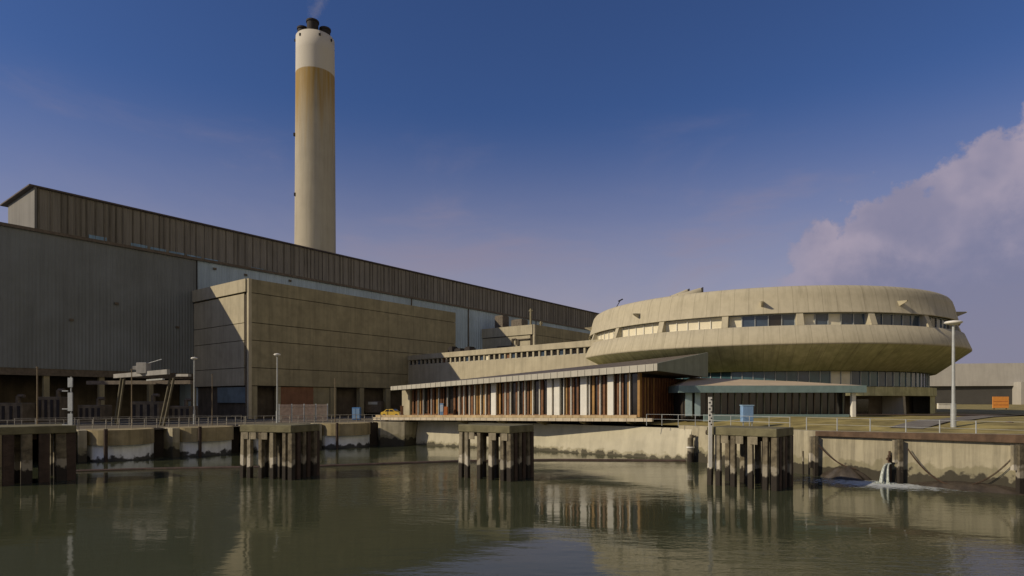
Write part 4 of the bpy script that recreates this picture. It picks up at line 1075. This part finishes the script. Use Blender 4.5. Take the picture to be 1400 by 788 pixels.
def mast(px, Yd, yt, label, r=.08):
    p = at(px, Yd); z1 = zz(yt, Yd)
    mb = MB(); mb.tube((p.x, p.y, GL-.2), (p.x, p.y, z1), r, r*.7, n=8); mb.tube((p.x, p.y, z1), (p.x, p.y, z1+.12), r*1.5, n=8)
    tag(mb.build('mast', mat('brown_mast', (.20, .16, .10), .7, .2, 2)), label, 'mast', 'thin bare masts on the quay')
mast(51, 76, 503, 'thin bare mast standing leftmost on the quay', .10)
mast(180, 82, 506, 'thin bare mast in front of the gantry beam')
mast(290, 91, 513, 'thin bare mast in front of the brown annexe short face', .06)
mast(458, 101, 519, 'thin bare mast left of the dark loading bays', .08)

# palisade fence
p0, p1 = at(382, 104), at(448, 110)
t = thing('palisade_fence', 'tall grey-pink palisade fence in front of the brown shutter door', 'fence', tuple(p0))
d = (p1-p0); n = 46; pm = mat('pinkish_fence', (.30, .25, .23), .8, .2, 2)
mb = MB()
for i in range(n+1):
    q = p0+d*i/n; mb.box(q.x-.05, q.x+.05, q.y-.02, q.y+.02, GL-.1, GL+2.9)
mb.build('pales', pm, t)
mb = MB(); mb.obox(p0, p1, .05, GL+.4, GL+.5, -.06); mb.obox(p0, p1, .05, GL+2.4, GL+2.5, -.06); mb.build('rails', pm, t)
for i in range(5):
    q = p0+d*i/4; mb = MB(); mb.box(q.x-.09, q.x+.09, q.y-.15, q.y-.03, GL-.1, GL+3.0); mb.build('post', steel, t)

# gantry crane over the intake bays
gw = mat('shaded_white_paint', (.30, .30, .28), .6, .15, 1.5, streak=.3)  # white beam and cab, dimmed in the colour to stand for shade
gx = thing('gantry_crane', 'gantry crane with white beam, raked legs and small white cab in the dark yard', 'gantry crane', tuple(at(195, 88, GL)))
A0, A1 = at(155, 92), at(228, 86.5); za0, za1 = zz(514.5, 92), zz(508.5, 86.5)
mb = MB(); quadwall(mb, A0.xy, A1.xy, .5, za0-.3, za0+.3, za1-.35, za1+.35); mb.build('main_beam', gw, gx)
b0, b1 = at(240, 90), at(257, 88.5); mb = MB(); quadwall(mb, b0.xy, b1.xy, .5, zz(515, 90), zz(511.5, 90), zz(515, 88.5), zz(511.5, 88.5)); mb.build('stub_beam', gw, gx)
b0, b1 = at(200, 92), at(222, 91); mb = MB(); quadwall(mb, b0.xy, b1.xy, .4, zz(521, 92), zz(519, 92), zz(519.5, 91), zz(517.5, 91)); mb.build('lower_beam', steel, gx)
gm = mat('khaki_leg_paint', (.10, .09, .055), .7, .2, 2)
for (pt, pb_, Yt) in ((170, 161, 91.5), (166, 157, 93.5), (238, 224, 87), (233, 219, 89.5)):
    a_ = at(pt, Yt, zz(516, Yt)); b_ = at(pb_, Yt, GL-.05); mb = MB(); mb.tube(a_, b_, .17, n=4); mb.build('leg', gm, gx)
a_ = at(120, 95); b_ = at(262, 92); mb = MB(); mb.obox(a_, b_, .6, zz(526, 95), zz(521, 95)); mb.build('rear_girder', steel_dk, gx)
p = at(194, 89); z = zz(505.5, 89)
mb = MB(); mb.box(p.x-.5, p.x+1.0, p.y-.6, p.y+.6, z-.6, z+1.0); mb.build('cab', gw, gx, bevel=.06)
mb = MB(); mb.box(p.x-1.2, p.x-.503, p.y-.3, p.y+.3, z-.05, z+.5); mb.build('winch', gw, gx, bevel=.05)
mb = MB(); mb.tube((p.x+.9, p.y, z+.9), (p.x+2.9, p.y, z+1.5), .06); mb.build('jib', steel, gx)
# yard plant behind the rail: screens, pump housings
rng = random.Random(8)
labs = ['low brown pump housing at the far left of the dark yard', 'pump housing in the yard, right of the leftmost mast', 'pump housing in the yard left of the gantry crane', 'pump housing under the gantry beam', 'pump housing between gantry legs and annexe']
for i, (px, w_, h_) in enumerate(((20, 5, 3.2), (75, 4, 4.2), (130, 4, 2.8), (205, 5, 3.4), (250, 4, 2.6))):
    p = at(px, 100+i*2.5)
    t = thing('pump_housing', labs[i], 'pump housing', (p.x, p.y, GL), 'pump housings in the yard')
    mb = MB(); mb.box(p.x-w_/2, p.x+w_/2, p.y-1.5, p.y+1.5, GL-.1, GL+h_); mb.build('casing', mat('dull_yard_steel', (.13, .11, .08), .8, .3, .8, streak=.4), t, bevel=.08)
    mb = MB()
    for k_ in range(4): mb.box(p.x-w_/2+.4+k_*w_/4, p.x-w_/2+.4+k_*w_/4+.5, p.y-1.56, p.y-1.503, GL+.5, GL+h_-.5)
    mb.build('louvres', black, t)
    mb = MB(); mb.tube((p.x+.6, p.y, GL+h_), (p.x+.6, p.y, GL+h_+1.1), .35, n=12); mb.tube((p.x+.6, p.y, GL+h_+1.1), (p.x+1.6, p.y, GL+h_+1.1), .3, n=12); mb.build('duct', steel_dk, t)

# ================================================================== far right shed, sign, low wall
sh = thing('storage_shed', 'big far storage shed with pale roof and dark wall at the right edge', 'shed', tuple(at(1400, 300, 5.2)))
a0_, a1_ = at(1180, 305), at(1395, 292); 
mb = MB(); mb.hexa([(a0_.x, a0_.y, 4.9), (a1_.x, a1_.y, 4.9), (a1_.x+30, a1_.y+90, 4.9), (a0_.x+30, a0_.y+90, 4.9)], [(a0_.x, a0_.y, 14.2), (a1_.x, a1_.y, 14.2), (a1_.x+30, a1_.y+90, 14.2), (a0_.x+30, a0_.y+90, 14.2)]); mb.build('wall', wall_shed, sh)
a2_ = at(1560, 284)
mb = MB(); mb.hexa([(a0_.x-1, a0_.y-2, 14.25), (a2_.x, a2_.y-2, 14.25), (a2_.x+30, a2_.y+90, 14.25), (a0_.x+30, a0_.y+90, 14.25)],
                  [(a0_.x-1, a0_.y-1, 25.2), (a2_.x, a2_.y-1, 25.2), (a2_.x+30, a2_.y+88, 25.2), (a0_.x+30, a0_.y+88, 25.2)]); mb.build('roof', roof_lt, sh)
mb = MB(); b0 = at(1396, 286); b1 = at(1560, 280); mb.hexa([(b0.x, b0.y, 4.9), (b1.x, b1.y, 4.9), (b1.x+20, b1.y+40, 4.9), (b0.x+8, b0.y+40, 4.9)], [(b0.x, b0.y, 16), (b1.x, b1.y, 16), (b1.x+20, b1.y+40, 16), (b0.x+8, b0.y+40, 16)]); mb.build('side_block', roof_lt, sh)
p = at(1368, 140)
t = thing('sign_board', 'orange sign board on short posts on the grass near the far shed', 'sign', (p.x, p.y, 5.3))
mb = MB(); mb.box(p.x-1.85, p.x+1.85, p.y-.06, p.y+.06, zz(558, 140), zz(542.5, 140)); mb.build('board', orange, t)
mb = MB()
for z_ in (zz(553.8, 140), zz(549.0, 140)):
    mb.box(p.x-1.7, p.x+1.7, p.y-.075, p.y-.065, z_-.07, z_+.07)
mb.build('stripes', orange_dk, t)
for sx in (-1.4, 1.4):
    mb = MB(); mb.box(p.x+sx-.08, p.x+sx+.08, p.y+.07, p.y+.2, 5.1, zz(543, 140)); mb.build('post', steel_dk, t)
mb = MB(); p0, p1 = at(1282, 150), at(1303, 150); mb.obox(p0, p1, .4, 5.1, 6.5); mb.obox(p0, p1, .6, 6.503, 6.65)
tag(mb.build('low_wall', white_paint), 'low white wall beyond the right side of the round building', 'low wall')
# small hump by fence
p = at(1380, 60); 
mb = MB(); mb.lathe(p, [(.01, 5.4), (.3, 5.35), (.45, 5.1), (.45, 4.8)], n=12); tag(mb.build('hydrant', rust), 'small rusty valve cap in the grass near the right edge', 'hydrant')
